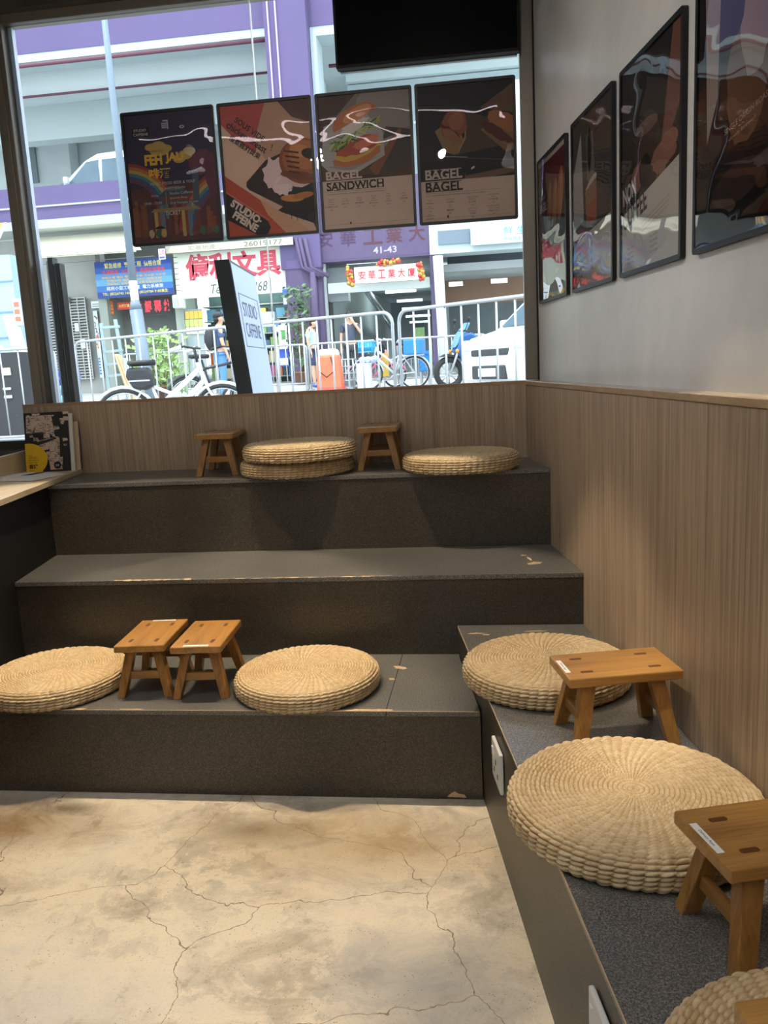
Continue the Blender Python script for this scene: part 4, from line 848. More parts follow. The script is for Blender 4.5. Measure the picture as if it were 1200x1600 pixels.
flat_sign('beige canvas fascia above the red stationery lettering', (258, 385), (458, 382), FY - .5, s_strip, (214, 208, 186))
def s_tag(a, W, H): a.text('公司', .1 * W, .4 * H, .5 * H, (190, 60, 80), w=.8 * W, bold=.02); a.rect(.1 * W, .1 * H, .9 * W, .28 * H, (80, 100, 180))
flat_sign('tiny pink and blue company plate above the blue sign', (247, 389), (259, 405), FY - .7, s_tag, (220, 214, 230), .04)
def s_led(a, W, H):
    for i, ch in enumerate('批解釋紋'): a.text(ch, W * (.02 + .27 * i), H * .15, H * .7, plain('red_led', (255, 50, 66), .5, emit=1.2), w=W * .19, bold=.02)
flat_sign('dark sign with glowing red characters beside the lamp post', (209, 467), (267, 490), FY + .1, s_led, (40, 32, 36), name='led_sign')
def s_plate(a, W, H): a.text('大展鴻圖', W / 2, H * .25, H * .5, (238, 210, 110), w=W * .8, align='c', bold=.02)
flat_sign('small red plaque with gold characters above the dark doorway', (183, 473), (205, 483), FY + .2, s_plate, (200, 44, 40), .05)
for u, lb in ((171, 'red paper banner at left of the dark doorway'), (205, 'narrow red paper banner at right of the dark doorway')):
    flat_sign(lb, (u, 469), (u + 8, 491), FY + .2, lambda a, W, H: [a.text(c, W / 2, H * (.74 - .24 * i), H * .18, (240, 210, 100), align='c') for i, c in enumerate('生意興隆')][0], (206, 56, 46), .03, 'banner', 'paper_banner')
def s_fruit(a, W, H):
    R = random.Random(4)
    for i in range(16): a.ell(W * R.uniform(.15, .85), H * R.uniform(.66, .94), W * .15, W * .15, R.choice(((130, 70, 110), (160, 96, 136), (104, 58, 92))))
    for i in range(9): a.ell(W * R.uniform(.2, .8), H * R.uniform(.36, .52), W * .2, W * .2, R.choice(((220, 180, 150), (232, 200, 176), (170, 120, 100))))
    a.ell(W * .5, H * .6, W * .3, H * .05, (190, 110, 110)); a.rect(.1 * W, .05 * H, .9 * W, .3 * H, (70, 130, 200))
    for i in range(5): a.rect(.2 * W, H * (.08 + .045 * i), .8 * W, H * (.095 + .045 * i), (226, 236, 242))
flat_sign('tall narrow fruit picture panel beside the roller grille', (145, 486), (163, 590), FY + .2, s_fruit, (206, 222, 224), .05, 'poster', 'picture_poster')
def s_grey(a, W, H): [a.rect(.1 * W, H * (.2 + .3 * i), .9 * W, H * (.34 + .3 * i), (120, 128, 134)) for i in range(2)]
flat_sign('little grey notice above the fruit pictures', (142, 471), (159, 481), FY + .2, s_grey, (220, 226, 228), .03, 'notice', 'wall_notice')
sh = thingw('roller_grille', 'closed metal roller grille below the cement panel', 'shutter', (X(110, 500), FY + .1, 1))
b = MB(); a = at(72, 468, FY + .1); c = at(146, 592, FY + .1); k = a.z
while k > c.z: b.box((a.x, FY + .1, k - .025), (c.x, FY + .14, k)); k -= .08
for i in range(6): xx = a.x + (c.x - a.x) * i / 5; b.box((xx - .012, FY + .09, c.z), (xx + .012, FY + .13, a.z))
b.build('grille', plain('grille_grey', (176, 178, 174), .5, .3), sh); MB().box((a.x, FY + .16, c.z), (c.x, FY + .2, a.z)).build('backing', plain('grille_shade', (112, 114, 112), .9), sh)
b = MB(); RB(b, (75, 466), (108, 471), FY - .05, .12); b.build('roller_box', plain('roller_box_grey', (120, 122, 118), .6), sh)
for i, (u, v, q) in enumerate(((84, 502, 8), (98, 520, 7), (125, 530, 9), (116, 505, 8))):
    tag(RB(MB(), (u, v), (u + q, v + q * 1.6), FY + .05, .02).build('paper_notice', plain('faded_paper', (196, 200, 196), .8)), ('square notice at upper left of the roller grille', 'small notice at middle of the roller grille', 'large notice at lower right of the roller grille', 'notice at upper right of the roller grille')[i], 'notice')
o = thingw('air_conditioner', 'white air conditioner box beside the red glowing sign', 'air conditioner', (X(275, 480), FY - .3, 3)); RB(MB(), (268, 461), (283, 481), FY - .4, .4).build('case', 'white', o, bevel=.03); RB(MB(), (270, 465), (279, 479), FY - .42, .03).build('grille', plain('vent_grey', (170, 176, 180), .6), o)
# stationery shop contents
for u0, u1, v, lb in ((292, 342, 458, 'long fluorescent tube under the stationery sign, left half'), (395, 440, 453, 'fluorescent tube under the stationery sign, right half')):
    o = thingw('tube_light', lb, 'lamp', (X(u0, v), FY + .3, 3.3)); RB(MB(), (u0, v), (u1, v + 4), FY + .2, .1).build('tube', tube_l, o); RB(MB(), (u0, v - 2), (u1, v), FY + .2, .14).build('housing', 'white', o)
R = random.Random(21); pal = ((236, 190, 90), (226, 120, 70), (110, 170, 200), (230, 232, 224), (150, 190, 110), (200, 100, 150), (90, 120, 150), (70, 84, 92), (220, 206, 170))
names = ('yellow card pack', 'orange packet', 'light blue packet', 'white carton', 'green packet', 'pink packet', 'slate blue box', 'dark bag', 'cream carton')
hang = thingw('shop_shelf', 'deep shelves of stationery stock behind the shop window', 'shelf', (X(370, 520), FY + 1.9, 1))
for k in range(6): MB().box((X(288, 500), FY + 1.6, 1.2 + .42 * k), (X(453, 500), FY + 2.1, 1.23 + .42 * k)).build('shelf_board', plain('shelf_grey', (170, 180, 178), .6), hang)
for k in range(5):
    x = X(290, 500) + .05
    while x < X(450, 500) - .3:
        wd = R.uniform(.12, .3); hh = R.uniform(.2, .38); ci = R.randrange(9)
        o = MB().box((x, FY + 1.65, 1.231 + .42 * k), (x + wd, FY + 1.95, 1.231 + .42 * k + hh)).build('stock_packet', plain('stock_%d' % ci, pal[ci], .6))
        tag(o, names[ci] + ' among the stock on the stationery shelves', 'packet', names[ci] + 's on the stationery shelves'); x += wd + .02
for i, (u, v, c, lb) in enumerate(((289, 487, (244, 190, 84), 'yellow'), (289, 500, (190, 210, 120), 'lime'), (290, 511, (236, 216, 190), 'cream'))):
    a = at(u, v, FY + .0); 
    for j in range(4):
        o = MB().box((a.x + j * .125, FY + .0, a.z - .2), (a.x + j * .125 + .115, FY + .02, a.z)); o = o.build('hanging_card', plain('card_' + lb, c, .7)); tag(o, lb + ' card hanging in a row at the stationery window', 'card', lb + ' hanging cards')
board = thingw('display_rack', 'grey display rack holding the hanging cards', 'rack', (X(300, 500), FY + .1, 1)); RB(MB(), (287, 484), (325, 600), FY + .03, .04).build('panel', plain('rack_grey', (150, 164, 166), .6), board)
for i, (u0, v0, u1, v1, c, lb) in enumerate(((441, 452, 452, 477, (56, 110, 190), 'blue box sign on the side of the stationery shop'), (436, 545, 452, 572, (60, 90, 190), 'tall blue and white carton stack outside the stationery shop'), (428, 500, 436, 520, (80, 130, 190), 'blue leaflet on the stationery shop glass'), (408, 488, 430, 510, (190, 214, 208), 'pale notice sheets on the stationery shop glass'))):
    o = thingw('advert_box', lb, 'sign box', (X(u0, v0), FY - .3, at(u0, v1, FY - .3).z)); RB(MB(), (u0, v0), (u1, v1), FY - .3, .25).build('case', plain('advert_%d' % i, c, .5), o)
    RB(MB(), (u0 + 1.5, v0 + (v1 - v0) * .55), (u1 - 1.5, v1 - 2), FY - .32, .02).build('white_panel', 'white', o)
o = thingw('rack_of_boxes', 'white carton with a green mark standing on the blue cartons', 'carton', (X(440, 530), FY - .35, at(440, 545, FY - .35).z)); RB(MB(), (434, 508), (450, 545), FY - .35, .3).build('carton', 'white', o); RB(MB(), (439, 516), (446, 530), FY - .36, .012).build('green_mark', plain('mark_green', (80, 170, 90), .6), o)

# entrance lettering and sign
A = Art(3.55, .85, purple_d, .0008)
for i, ch in enumerate('安華工業大廈'): A.text(ch, .05 + .60 * i, .32, .42, (70, 44, 78) if i < 2 else (84, 44, 58), bold=.02)
A.text('41-43', 1.5, .08, .17, (178, 170, 190), w=.62, bold=.02)
h = A.build('header_lettering', (X(498, 400), FY - .204, zh0 + .05), (1, 0, 0), (0, 0, 1), bd)
def s_ent(a, W, H):
    for i, ch in enumerate('安華工業大廈'): a.text(ch, W * (.06 + .152 * i), H * .22, H * .54, (206, 58, 66), w=W * .115, bold=.02)
flat_sign('white lightbox with red characters over the building entrance', (553, 418), (656, 437), FY - .5, s_ent, (232, 234, 234))
o = thingw('tube_light', 'fluorescent tube above the white entrance lightbox', 'lamp', (X(580, 410), FY - .5, 4.1)); RB(MB(), (541, 413), (613, 408), FY - .55, .1).build('tube', tube_l, o)
for u0, v0, L, lb in ((545, 420, 26, 'gold tinsel garland at left of the entrance lightbox'), (656, 410, 28, 'gold tinsel garland at right of the entrance lightbox'), (592, 411, 0, 'red and gold tinsel above the entrance lightbox')):
    b = MB(); R = random.Random(int(u0))
    for i in range(26):
        t = i / 25; p = at(u0 + (t * 30 if L == 0 else t * 4), v0 + t * (L or -4), FY - .6); b.ball(p + Vector((R.uniform(-.06, .06), R.uniform(-.03, .03), R.uniform(-.05, .05))), R.uniform(.03, .07), 6, 5, R.randrange(2))
    tag(b.build('tinsel_garland', [plain('tinsel_gold', (200, 160, 80), .4, .4), plain('tinsel_red', (196, 70, 64), .5)]), lb, 'garland')
def s_fresh(a, W, H): a.text('鮮 生', W * .60, H * .40, H * .44, (56, 150, 176), w=W * .4); a.text('高級健康', W * .6, H * .1, H * .2, (56, 150, 176), w=W * .32); a.text('鮮 生', W * 1.2, H * .4, H * .44, (56, 150, 176))
flat_sign('pale blue sign with teal characters at the right of the facade', (735, 353), (822, 377), FY - .45, s_fresh, (212, 238, 246), frame=plain('sign_case_pale', (220, 236, 240), .5))
# building continues at the far left
MB().box((-40, FY - 3, 0), (-20, FY + 2, 14)).build('side_block', greyb, bd)

# light of the strip lamps in the entrance passage, the carport and the stationery shop
for k, (x, y, z, e) in enumerate((((ex0 + ex1) / 2, FY + 3, 3.7, 90), ((ex0 + ex1) / 2, FY + 9, 3.7, 110), (.6, FY + 4, 3.5, 130), (X(370, 480), FY + .9, 3.3, 60))):
    lamp('POINT', 'strip_lamp_glow' + ('.%03d' % k if k else ''), (x, y, z), (x, y, 0), e, (.9, 1, .97), shadow_soft_size=.25)

# ------------------------------------------------------------------ barriers, lamp post, lightbox sign
steel = M['metal']
def barrier(label, p0, p1, zt, zb, group, nb=11, r=.0155, foot=True):
    p0 = Vector((p0[0], p0[1], 0)); p1 = Vector((p1[0], p1[1], 0)); L = (p1 - p0).length; t = (p1 - p0) / L; c = .10
    o = thingw('crowd_barrier', label, 'barrier', (p0.x, p0.y, zb), 0, group); z0 = zb + .16
    def P(s_, z): q = p0 + t * s_; return Vector((q.x, q.y, z))
    pts = []
    for cx, cz, a0 in ((c, zt - c, PI), (L - c, zt - c, PI / 2)):
        for i in range(5): a = a0 - i * PI / 8; pts.append(P(cx + c * math.cos(a), cz + c * math.sin(a)))
    pts = [P(0, zb + .01)] + pts + [P(L, zb + .01)]
    MB().tube(pts, r, 8).build('frame', steel, o); MB().tube([P(0, z0), P(L, z0)], r * .9, 8).build('lower_rail', steel, o)
    for i in range(1, nb): s_ = L * i / nb; MB().tube([P(s_, z0), P(s_, zt)], r * .6, 6).build('bar', steel, o)
    nrm = Vector((-t.y, t.x, 0))
    for s_ in (.02, L - .02): q = P(s_, zb + .012); MB().tube([q - nrm * .3, q + nrm * .3], r * .8, 6).build('foot', steel, o)
    return o
ZT_ = 1.85
for lab, a, b_ in (('front barrier section behind the white bicycle', (-5.20, 5.86), (-2.80, 4.53)), ('front barrier section in the middle, right of the lightbox sign', (-2.72, 4.48), (-1.03, 3.74)), ('front barrier section at the right, before the white van', (-.965, 3.70), (.62, 2.36))):
    barrier(lab, a, b_, ZT_, G((a[1] + b_[1]) / 2) - .02, 'front row of steel crowd barriers')
barrier('barrier seen through the lower left window bay', (-6.5, 4.62), (-4.92, 4.84), 1.76, G(4.7) - .01, 'front row of steel crowd barriers', 8)
g_ = G(14.5)
xs_ = [-8.6, -6.35, -4.20, -2.22, -.20, 1.85]
for (x0, x1), lb in zip(zip(xs_, xs_[1:]), ('far barrier by the ladder', 'far barrier below the stationery shop window', 'far barrier in front of the two standing men', 'far barrier before the blue bicycle crates', 'far barrier behind the white van')):
    barrier(lb, (x0 + .03, 14.5), (x1 - .03, 14.5), g_ + 1.02, g_, 'far row of crowd barriers', 13, .022)
lp = thingw('lamp_post', 'tall pale grey tapering lamp post before the blue shop sign', 'lamp post', (X(228, 560, 9), 9, G(9)))
p_top = at(172, 20, 9); xb_ = X(212, 480, 9); zc_ = Z(214, 484, 9)
MB().tube([(xb_ + .1, 9, G(9) - .1), (xb_, 9, zc_)], [.105, .10], 14).build('base_section', plain('post_grey', (124, 140, 154), .5, .2), lp)
MB().tube([(xb_, 9, zc_), (xb_, 9, zc_ + .16)], [.10, .062], 14).tube([(xb_, 9, zc_ + .16), (xb_ - .02, 9, zc_ + 3.2), (xb_ - .04, 9, 8)], [.062, .050, .036], 14).build('upper_section', plain('post_grey', (124, 140, 154), .5, .2), lp)
zz = Z(208, 455, 9); b = MB(); b.lathe([(.064, zz - .16), (.064, zz + .16)], (xb_, 9, 0), 14); pl = b.build('number_plate', 'white', lp)
a = Art(.06, .3, (236, 238, 238), .0004)
for i, ch in enumerate('PC1942'): a.text(ch, .03, .25 - i * .045, .032, (40, 44, 50), align='c')
a.build('number', (xb_ - .03, 9 - .068, zz - .15), (1, 0, 0), (0, 0, 1), pl)
# projecting lightbox sign outside the glass
lbx = thingw('lightbox_sign', 'black edged projecting lightbox sign with a pale face outside the window', 'lightbox sign', (-1.62, 1.2, G(1)))
a0 = at(357, 408, 4.75); 
dirv = Vector((-.085, .81, 0)).normalized(); perp = Vector((dirv.y, -dirv.x, 0)); p0 = Vector((-1.463, .83, 0)); LB, TB = .80, .085; z0_, z1_ = G(1), 2.01
q = [p0, p0 + dirv * LB, p0 + dirv * LB - perp * TB, p0 - perp * TB]
lean = Vector((-.14, 0, 0))
b = MB(); b.add([v + Vector((0, 0, z0_)) for v in q] + [v + lean + Vector((0, 0, z1_)) for v in q], [(0, 1, 2, 3), (7, 6, 5, 4), (1, 0, 4, 5), (2, 1, 5, 6), (3, 2, 6, 7), (0, 3, 7, 4)])
b.build('case', 'black', lbx)
A = Art(LB - .02, z1_ - z0_ - .02, plain('lightbox_face', (160, 174, 206), .4, emit=.15), .0004); W_, H_ = A.W, A.H
def fr(x0, y0, x1, y1, w_, c):
    for r in ((x0, y0, x1, y0 + w_), (x0, y1 - w_, x1, y1), (x0, y0, x0 + w_ * 2.4, y1), (x1 - w_ * 2.4, y0, x1, y1)): A.rect(*r, c)
dkc = (66, 72, 86)
fr(.07, H_ - .47, W_ - .08, H_ - .16, .005, dkc); A.text('STUDIO·', .14, H_ - .29, .085, dkc, w=W_ - .3, bold=-.004); A.text('CAFFEINE', .14, H_ - .41, .085, dkc, w=W_ - .3, bold=-.004)
A.text('OPEN', W_ * .38, H_ - .80, .03, dkc, w=.22); A.text('-BITE-', W_ * .42, H_ - .90, .028, dkc, w=.18)
A.build('lit_face', p0 + perp * .003 + Vector((0, 0, z0_ + .01)) + dirv * .01, dirv, (lean + Vector((0, 0, z1_ - z0_))), lbx)
# folded black frame just outside the left post
ff = thingw('folded_sign_frame', 'black ribbed frame standing outside the glass by the left post', 'frame', (-2.27, .16, G(0)))
for i in range(2): MB().box((-2.312 + i * .034, .14, G(0)), (-2.286 + i * .034, .19, 1.985 - .03 * i)).build('upright', 'black', ff)
MB().box((-2.286, .15, G(0)), (-2.278, .18, 1.95)).box((-2.320, .14, G(0)), (-2.313, .18, 1.97)).build('chrome_strip', 'metal', ff)

# ------------------------------------------------------------------ bicycles
tyre = plain('tyre_rubber', (44, 46, 48), .8); chrome = plain('bright_rim', (200, 206, 210), .3, .7)
def bicycle(label, pos, heading, frame_c, R=.33, wb=1.02, step=False, bag=False, basket=None, bar_drop=False, crate=None, scale=1.0):
    o = thing('bicycle', label, 'bicycle', pos, heading); o.scale = (scale,) * 3
    fm = plain('bike_%d_%d_%d' % frame_c, frame_c, .35)
    for x in (0, wb):
        w_ = MB(); c = Vector((x, 0, R)); circ = lambda r: [c + Vector((r * math.cos(t), 0, r * math.sin(t))) for t in np.linspace(0, 2 * PI, 33)[:-1]]
        w_.tube(circ(R - .016), .017, 6, 0, closed=True); w_.tube(circ(R - .04), .009, 5, 1, closed=True)
        for i in range(16): a = 2 * PI * i / 16; w_.tube([c, c + Vector(((R - .04) * math.cos(a), 0, (R - .04) * math.sin(a)))], .0022, 3, 1, caps=False)
        w_.tube([c - Vector((0, .05, 0)), c + Vector((0, .05, 0))], .02, 8, 1); w_.build('wheel', [tyre, chrome], o)
        m_ = MB(); pts = [c + Vector(((R + .02) * math.cos(t), 0, (R + .02) * math.sin(t))) for t in np.linspace(.35 if x else .2, PI - .1 if x else PI + .2, 12)]
        m_.tube(pts, .018, 6); m_.build('mudguard', fm, o)
    bb = Vector((wb * .42, 0, R - .04)); st_ = Vector((wb * .27, 0, R + .42)); hd = Vector((wb * .80, 0, R + .50)); hd2 = hd + Vector((.035, 0, -.12))
    f = MB(); f.tube([bb, st_ + Vector((-.03, 0, .12))], .016); 
    if step: f.tube([hd2, bb + Vector((.0, 0, .02))], .026); f.tube([hd, Vector((wb * .36, 0, R + .14))], .026); f.tube([st_ + Vector((.0, 0, -.06)), Vector((wb * .50, 0, R + .26))], .018)
    else: f.tube([hd2, bb], .022); f.tube([hd, st_], .019)
    for s_ in (-1, 1): f.tube([st_, Vector((0, s_ * .05, R))], .010, 6); f.tube([bb, Vector((0, s_ * .05, R))], .011, 6)
    f.tube([hd + Vector((-.02, 0, .06)), hd2 + Vector((.01, 0, -.03))], .022); f.build('frame', fm, o)
    k = MB(); k.tube([hd2, hd2 + Vector((.03, 0, -.06))], .02)
    for s_ in (-1, 1): k.tube([hd2 + Vector((.03, s_ * .045, -.06)), Vector((wb - .02, s_ * .05, R + .1)), Vector((wb, s_ * .05, R))], .013, 6)
    k.build('fork', fm, o)
    h = MB(); top = hd + Vector((-.04, 0, .20)); h.tube([hd + Vector((-.02, 0, .05)), top], .014)
    h.tube([top + Vector((-.16, -.28, -.02)), top + Vector((-.04, -.24, .02)), top + Vector((.03, -.1, 0)), top + Vector((.03, .1, 0)), top + Vector((-.04, .24, .02)), top + Vector((-.16, .28, -.02))], .012, 6); h.build('handlebar', plain('bike_black', (34, 36, 40), .5), o)
    for s_ in (-1, 1): MB().tube([top + Vector((-.17, s_ * .285, -.02)), top + Vector((-.06, s_ * .245, .015))], .02, 8).build('grip', plain('pale_grip', (220, 222, 220), .6) if frame_c[0] > 200 else plain('bike_black', (34, 36, 40), .5), o)
    sd = MB(); sp = st_ + Vector((-.05, 0, .17)); sd.add([], []); 
    prof = [(-.13, .075), (-.10, .085), (-.02, .06), (.06, .028), (.14, .016)]
    vs_ = []; 
    for x, w2 in prof: vs_ += [sp + Vector((x, -w2, -.012)), sp + Vector((x, -w2 * .7, .022)), sp + Vector((x, w2 * .7, .022)), sp + Vector((x, w2, -.012)), sp + Vector((x, 0, -.035))]
    fs = [(i * 5 + j, i * 5 + (j + 1) % 5, (i + 1) * 5 + (j + 1) % 5, (i + 1) * 5 + j) for i in range(4) for j in range(5)] + [(4, 3, 2, 1, 0), (20, 21, 22, 23, 24)]
    sd.add(vs_, fs, smooth=True); sd.build('saddle', plain('bike_black', (34, 36, 40), .5), o)
    c_ = MB(); c_.tube([bb - Vector((0, .07, 0)), bb + Vector((0, .07, 0))], .02); c_.tube([bb + Vector((0, .06, 0)), bb + Vector((.14, .06, -.09))], .010, 6); c_.tube([bb + Vector((0, -.06, 0)), bb + Vector((-.14, -.06, .09))], .010, 6)
    c_.box(bb + Vector((.10, .06, -.105)), bb + Vector((.19, .14, -.08))); c_.box(bb + Vector((-.19, -.14, .08)), bb + Vector((-.10, -.06, .105)))
    c_.lathe([(.001, 0), (.09, 0), (.09, .006), (.001, .006)], (0, 0, 0), 20) if False else None
    c_.build('crank', chrome, o)
    if bag:
        g = MB(); g.prism([sp + Vector((x, -.07, z)) for x, z in ((-.15, -.05), (.06, -.05), (.10, -.12), (.12, -.24), (.02, -.28), (-.10, -.26), (-.17, -.14))], (0, .14, 0)); g.build('saddle_bag', plain('bag_black', (48, 50, 56), .7, var=.3, scale=12), o, bevel=.03); MB().box(sp + Vector((-.13, -.075, -.19)), sp + Vector((.09, .075, -.175))).build('reflective_strip', 'metal', o)
    if basket:
        q = top + Vector((.22, 0, -.02)); g = MB()
        for z_ in (-.22, -.12, -.02): g.tube([q + Vector((x, y, z_)) for x, y in ((-.14, -.17), (.14, -.17), (.14, .17), (-.14, .17))], .012, 5, closed=True)
        for i in range(8):
            for x, y in ((-.14 + .04 * i, -.17), (-.14 + .04 * i, .17)): g.tube([q + Vector((x, y, -.22)), q + Vector((x, y, -.02))], .008, 4)
        for i in range(8):
            for x in (-.14, .14): g.tube([q + Vector((x, -.15 + .042 * i, -.22)), q + Vector((x, -.15 + .042 * i, -.02))], .008, 4)
        g.box(q + Vector((-.14, -.17, -.235)), q + Vector((.14, .17, -.22))); g.build('basket', basket, o)
    if crate:
        g = MB(); g.box(Vector((-.22, -.2, R + .36)), Vector((.16, .2, R + .66))); g.build('rear_crate', crate, o, bevel=.02)
        MB().box(Vector((-.22, -.06, R + .33)), Vector((.2, .06, R + .36))).build('rear_rack', chrome, o)
    return o
wpos = at(191, 640, 8.0)
xr_, xf_ = at(188, 600, 8.05).x, at(343, 600, 8.05).x
bicycle('white bicycle with a black saddle bag parked right outside the window', (at(191, 600, 4.05).x, 4.05, G(4.05)), .07, (238, 240, 238), .33, 1.03, step=True, bag=True, scale=.97)
bicycle('dark bicycle with black handlebar bag behind the white bicycle', (at(292, 590, 6.6).x, 6.6, G(6.6)), .9, (50, 52, 60), .33, 1.0, basket=plain('basket_black', (44, 46, 52), .7))
bicycle('pale bicycle with a light blue front basket beside the orange road barrier', (at(648, 600, 13.2).x, 13.2, G(13.2)), PI - .15, (206, 216, 220), .33, 1.0, step=True, basket=plain('basket_blue', (70, 180, 222), .5), crate=plain('crate_blue', (40, 130, 214), .5))
bicycle('small white and pink bicycle near the two standing men', (at(560, 600, 13.95).x, 13.95, G(13.95)), .1, (226, 120, 160), .25, .8, step=True, bag=True)
o = thingw('storage_crate', 'square blue plastic crate beside the blue motorcycle', 'crate', (X(663, 565, 14), 14, G(14))); a = at(655, 550, 14); c = at(672, 580, 14)
MB().box((a.x, 13.9, c.z), (c.x, 14.3, a.z)).build('bin', plain('crate_blue', (40, 130, 214), .5), o, bevel=.02); MB().box((a.x - .02, 13.88, a.z - .05), (c.x + .02, 14.32, a.z + .02)).build('rim', plain('crate_blue', (40, 130, 214), .5), o); MB().box((a.x, 13.9, G(14)), (a.x + .04, 14.3, c.z)).box((c.x - .04, 13.9, G(14)), (c.x, 14.3, c.z)).build('stand', 'metal', o)

# ------------------------------------------------------------------ motorcycle
mo = thing('motorcycle', 'blue and black motorcycle parked nose to the left beside the white van', 'motorcycle', (X(702, 600, 12.4), 12.4, G(12.4)), PI + .5); mo.rotation_euler = (0, 0, PI + .45)
blk = plain('bike_black', (34, 36, 40), .5); blu = plain('motor_blue', (44, 96, 160), .3, coat=.4); cy_ = plain('motor_cyan', (110, 160, 184), .2)
for x in (0, -1.35):
    w_ = MB(); c = Vector((x, 0, .31)); w_.tube([c + Vector((.26 * math.cos(t), 0, .26 * math.sin(t))) for t in np.linspace(0, 2 * PI, 29)[:-1]], .06, 8, 0, closed=True)
    for i in range(8): a = PI * i / 4; w_.tube([c, c + Vector((.22 * math.cos(a), 0, .22 * math.sin(a)))], .014, 5, 1)
    w_.tube([c - Vector((0, .07, 0)), c + Vector((0, .07, 0))], .05, 8, 1); w_.build('wheel', [tyre, chrome], mo)
b = MB()
for s_ in (-1, 1): b.tube([(0, s_ * .09, .31), (-.28, s_ * .09, .95)], .025, 8)
b.build('fork', chrome, mo)
b = MB(); b.prism([(x, -.16, z) for x, z in ((-.12, .72), (-.2, 1.02), (-.42, 1.08), (-.85, .88), (-.95, .6), (-.7, .36), (-.35, .4))], (0, .32, 0)); b.build('fairing', blu, mo, bevel=.05)
b = MB(); b.prism([(x, -.13, z) for x, z in ((-.10, .78), (-.18, 1.0), (-.40, 1.26), (-.44, 1.24), (-.3, 1.0))], (0, .26, 0)); b.build('windscreen', cy_, mo, bevel=.02)
b = MB(); b.prism([(x, -.13, z) for x, z in ((-.8, .78), (-.9, .88), (-1.3, .86), (-1.75, 1.02), (-1.7, .9), (-1.3, .72))], (0, .26, 0)); b.build('seat', blk, mo, bevel=.03)
b = MB(); b.prism([(x, -.11, z) for x, z in ((-.5, .3), (-.5, .55), (-1.0, .6), (-1.3, .4), (-1.0, .26))], (0, .22, 0)); b.build('engine', plain('engine_grey', (70, 72, 76), .5, .4), mo, bevel=.03)
MB().tube([(-.3, -.36, 1.06), (-.28, -.2, 1.1), (-.28, .2, 1.1), (-.3, .36, 1.06)], .016).build('handlebar', blk, mo)
for s_ in (-1, 1):
    MB().tube([(-.26, s_ * .25, 1.1), (-.3, s_ * .34, 1.28)], .008, 5).ball((-.3, s_ * .34, 1.31), (.03, .08, .05), 8, 6).build('mirror', blk, mo)
    MB().ball((-.12, s_ * .17, .72), .04, 8, 6).build('indicator', plain('indicator_amber', (250, 150, 40), .4), mo)
b = MB(); b.prism([(x, -.08, z) for x, z in ((.2, .62), (.05, .68), (-.2, .62), (-.22, .58), (.05, .63))], (0, .16, 0)); b.build('mudguard', blk, mo)

# ------------------------------------------------------------------ vans
def van(label, pos, heading, colr=(240, 244, 244), k=1.0, cat='van', tall=1.95):
    o = thing('van', label, cat, pos, heading); bm_ = plain('van_%d' % colr[0], colr, .2, coat=.5); gl = plain('van_glass', (86, 108, 122), .08, var=.2, scale=3); tr = plain('van_trim', (58, 62, 66), .5)
    W2 = .85; P = [(0, .32), (.05, .62), (-.02, .86), (-.14, .98), (-.62, 1.10), (-1.32, tall - .22), (-1.7, tall - .04), (-2.6, tall), (-4.1, tall - .06), (-4.4, 1.2), (-4.45, .32)]
    b = MB()
    n = len(P); vs_ = []
    for s_ in (-1, 1):
        for x, z in P: inset = .0 if z < 1.05 else .16 * (z - 1.05) / (tall - 1.05); vs_.append((x, s_ * (W2 - inset), z))
    fs = [tuple(range(n)), tuple(range(2 * n - 1, n - 1, -1))] + [(i, i + n, (i + 1) % n + n, (i + 1) % n) for i in range(n)]
    b.add(vs_, fs); b.build('body', bm_, o, bevel=.06, seg=3)
    ins = lambda z: .16 * max(0, z - 1.05) / (tall - 1.05)
    for s_ in (-1, 1):
        for pts in ([(-.80, 1.10), (-1.38, tall - .26), (-1.75, tall - .22), (-1.75, 1.10)], [(-1.85, 1.10), (-1.85, tall - .22), (-2.9, tall - .2), (-2.9, 1.10)], [(-3.0, 1.1), (-3.0, tall - .2), (-4.05, tall - .22), (-4.15, 1.1)]):
            q = [(x, s_ * (W2 - ins(z) + .004), z) for x, z in pts]; MB().prism(q, (0, -s_ * .02, 0)).build('side_window', gl, o)
        MB().box((-.95, s_ * .90, 1.08), (-.82, s_ * 1.06, 1.26)).build('wing_mirror', bm_, o, bevel=.03)
        MB().box((-.25, s_ * .60, .78), (.035, s_ * .84, .95)).build('headlight', plain('lamp_lens', (210, 220, 226), .1), o, bevel=.03)
        for x in (-.85, -3.5):
            w_ = MB(); c = Vector((x, s_ * .74, .33)); w_.tube([c - Vector((0, s_ * .1, 0)), c + Vector((0, s_ * .12, 0))], .33, 24, 0); w_.tube([c + Vector((0, s_ * .11, 0)), c + Vector((0, s_ * .125, 0))], .2, 18, 1); w_.build('wheel', [tyre, chrome], o)
    MB().add([(-.63, -.70, 1.14), (-.63, .70, 1.14), (-1.31, .62, tall - .235), (-1.31, -.62, tall - .235)], [(0, 1, 2, 3)]).build('windscreen', gl, o); o.children[-1].location = (.03, 0, .02)
    MB().box((-.05, -.45, .36), (.075, .45, .56)).build('lower_grille', tr, o, bevel=.02); MB().box((.06, -.24, .40), (.085, .24, .52)).build('number_plate', 'white', o); MB().box((-.1, -.5, .70), (.055, .5, .80)).build('upper_grille', tr, o, bevel=.02)
    return o
van('white van in the street at the right window edge behind the barrier', (at(768, 590, 8.6).x, 8.6, G(8.6) - .02), PI + .55, k=1)
zdk = zp0 + .02
van('white vehicle parked on the upper car deck behind the purple parapet', (at(84, 270, FY + 1.6).x, FY + 1.6, Z(140, 249, FY + 1.6) - 1.95), PI, (222, 236, 242))

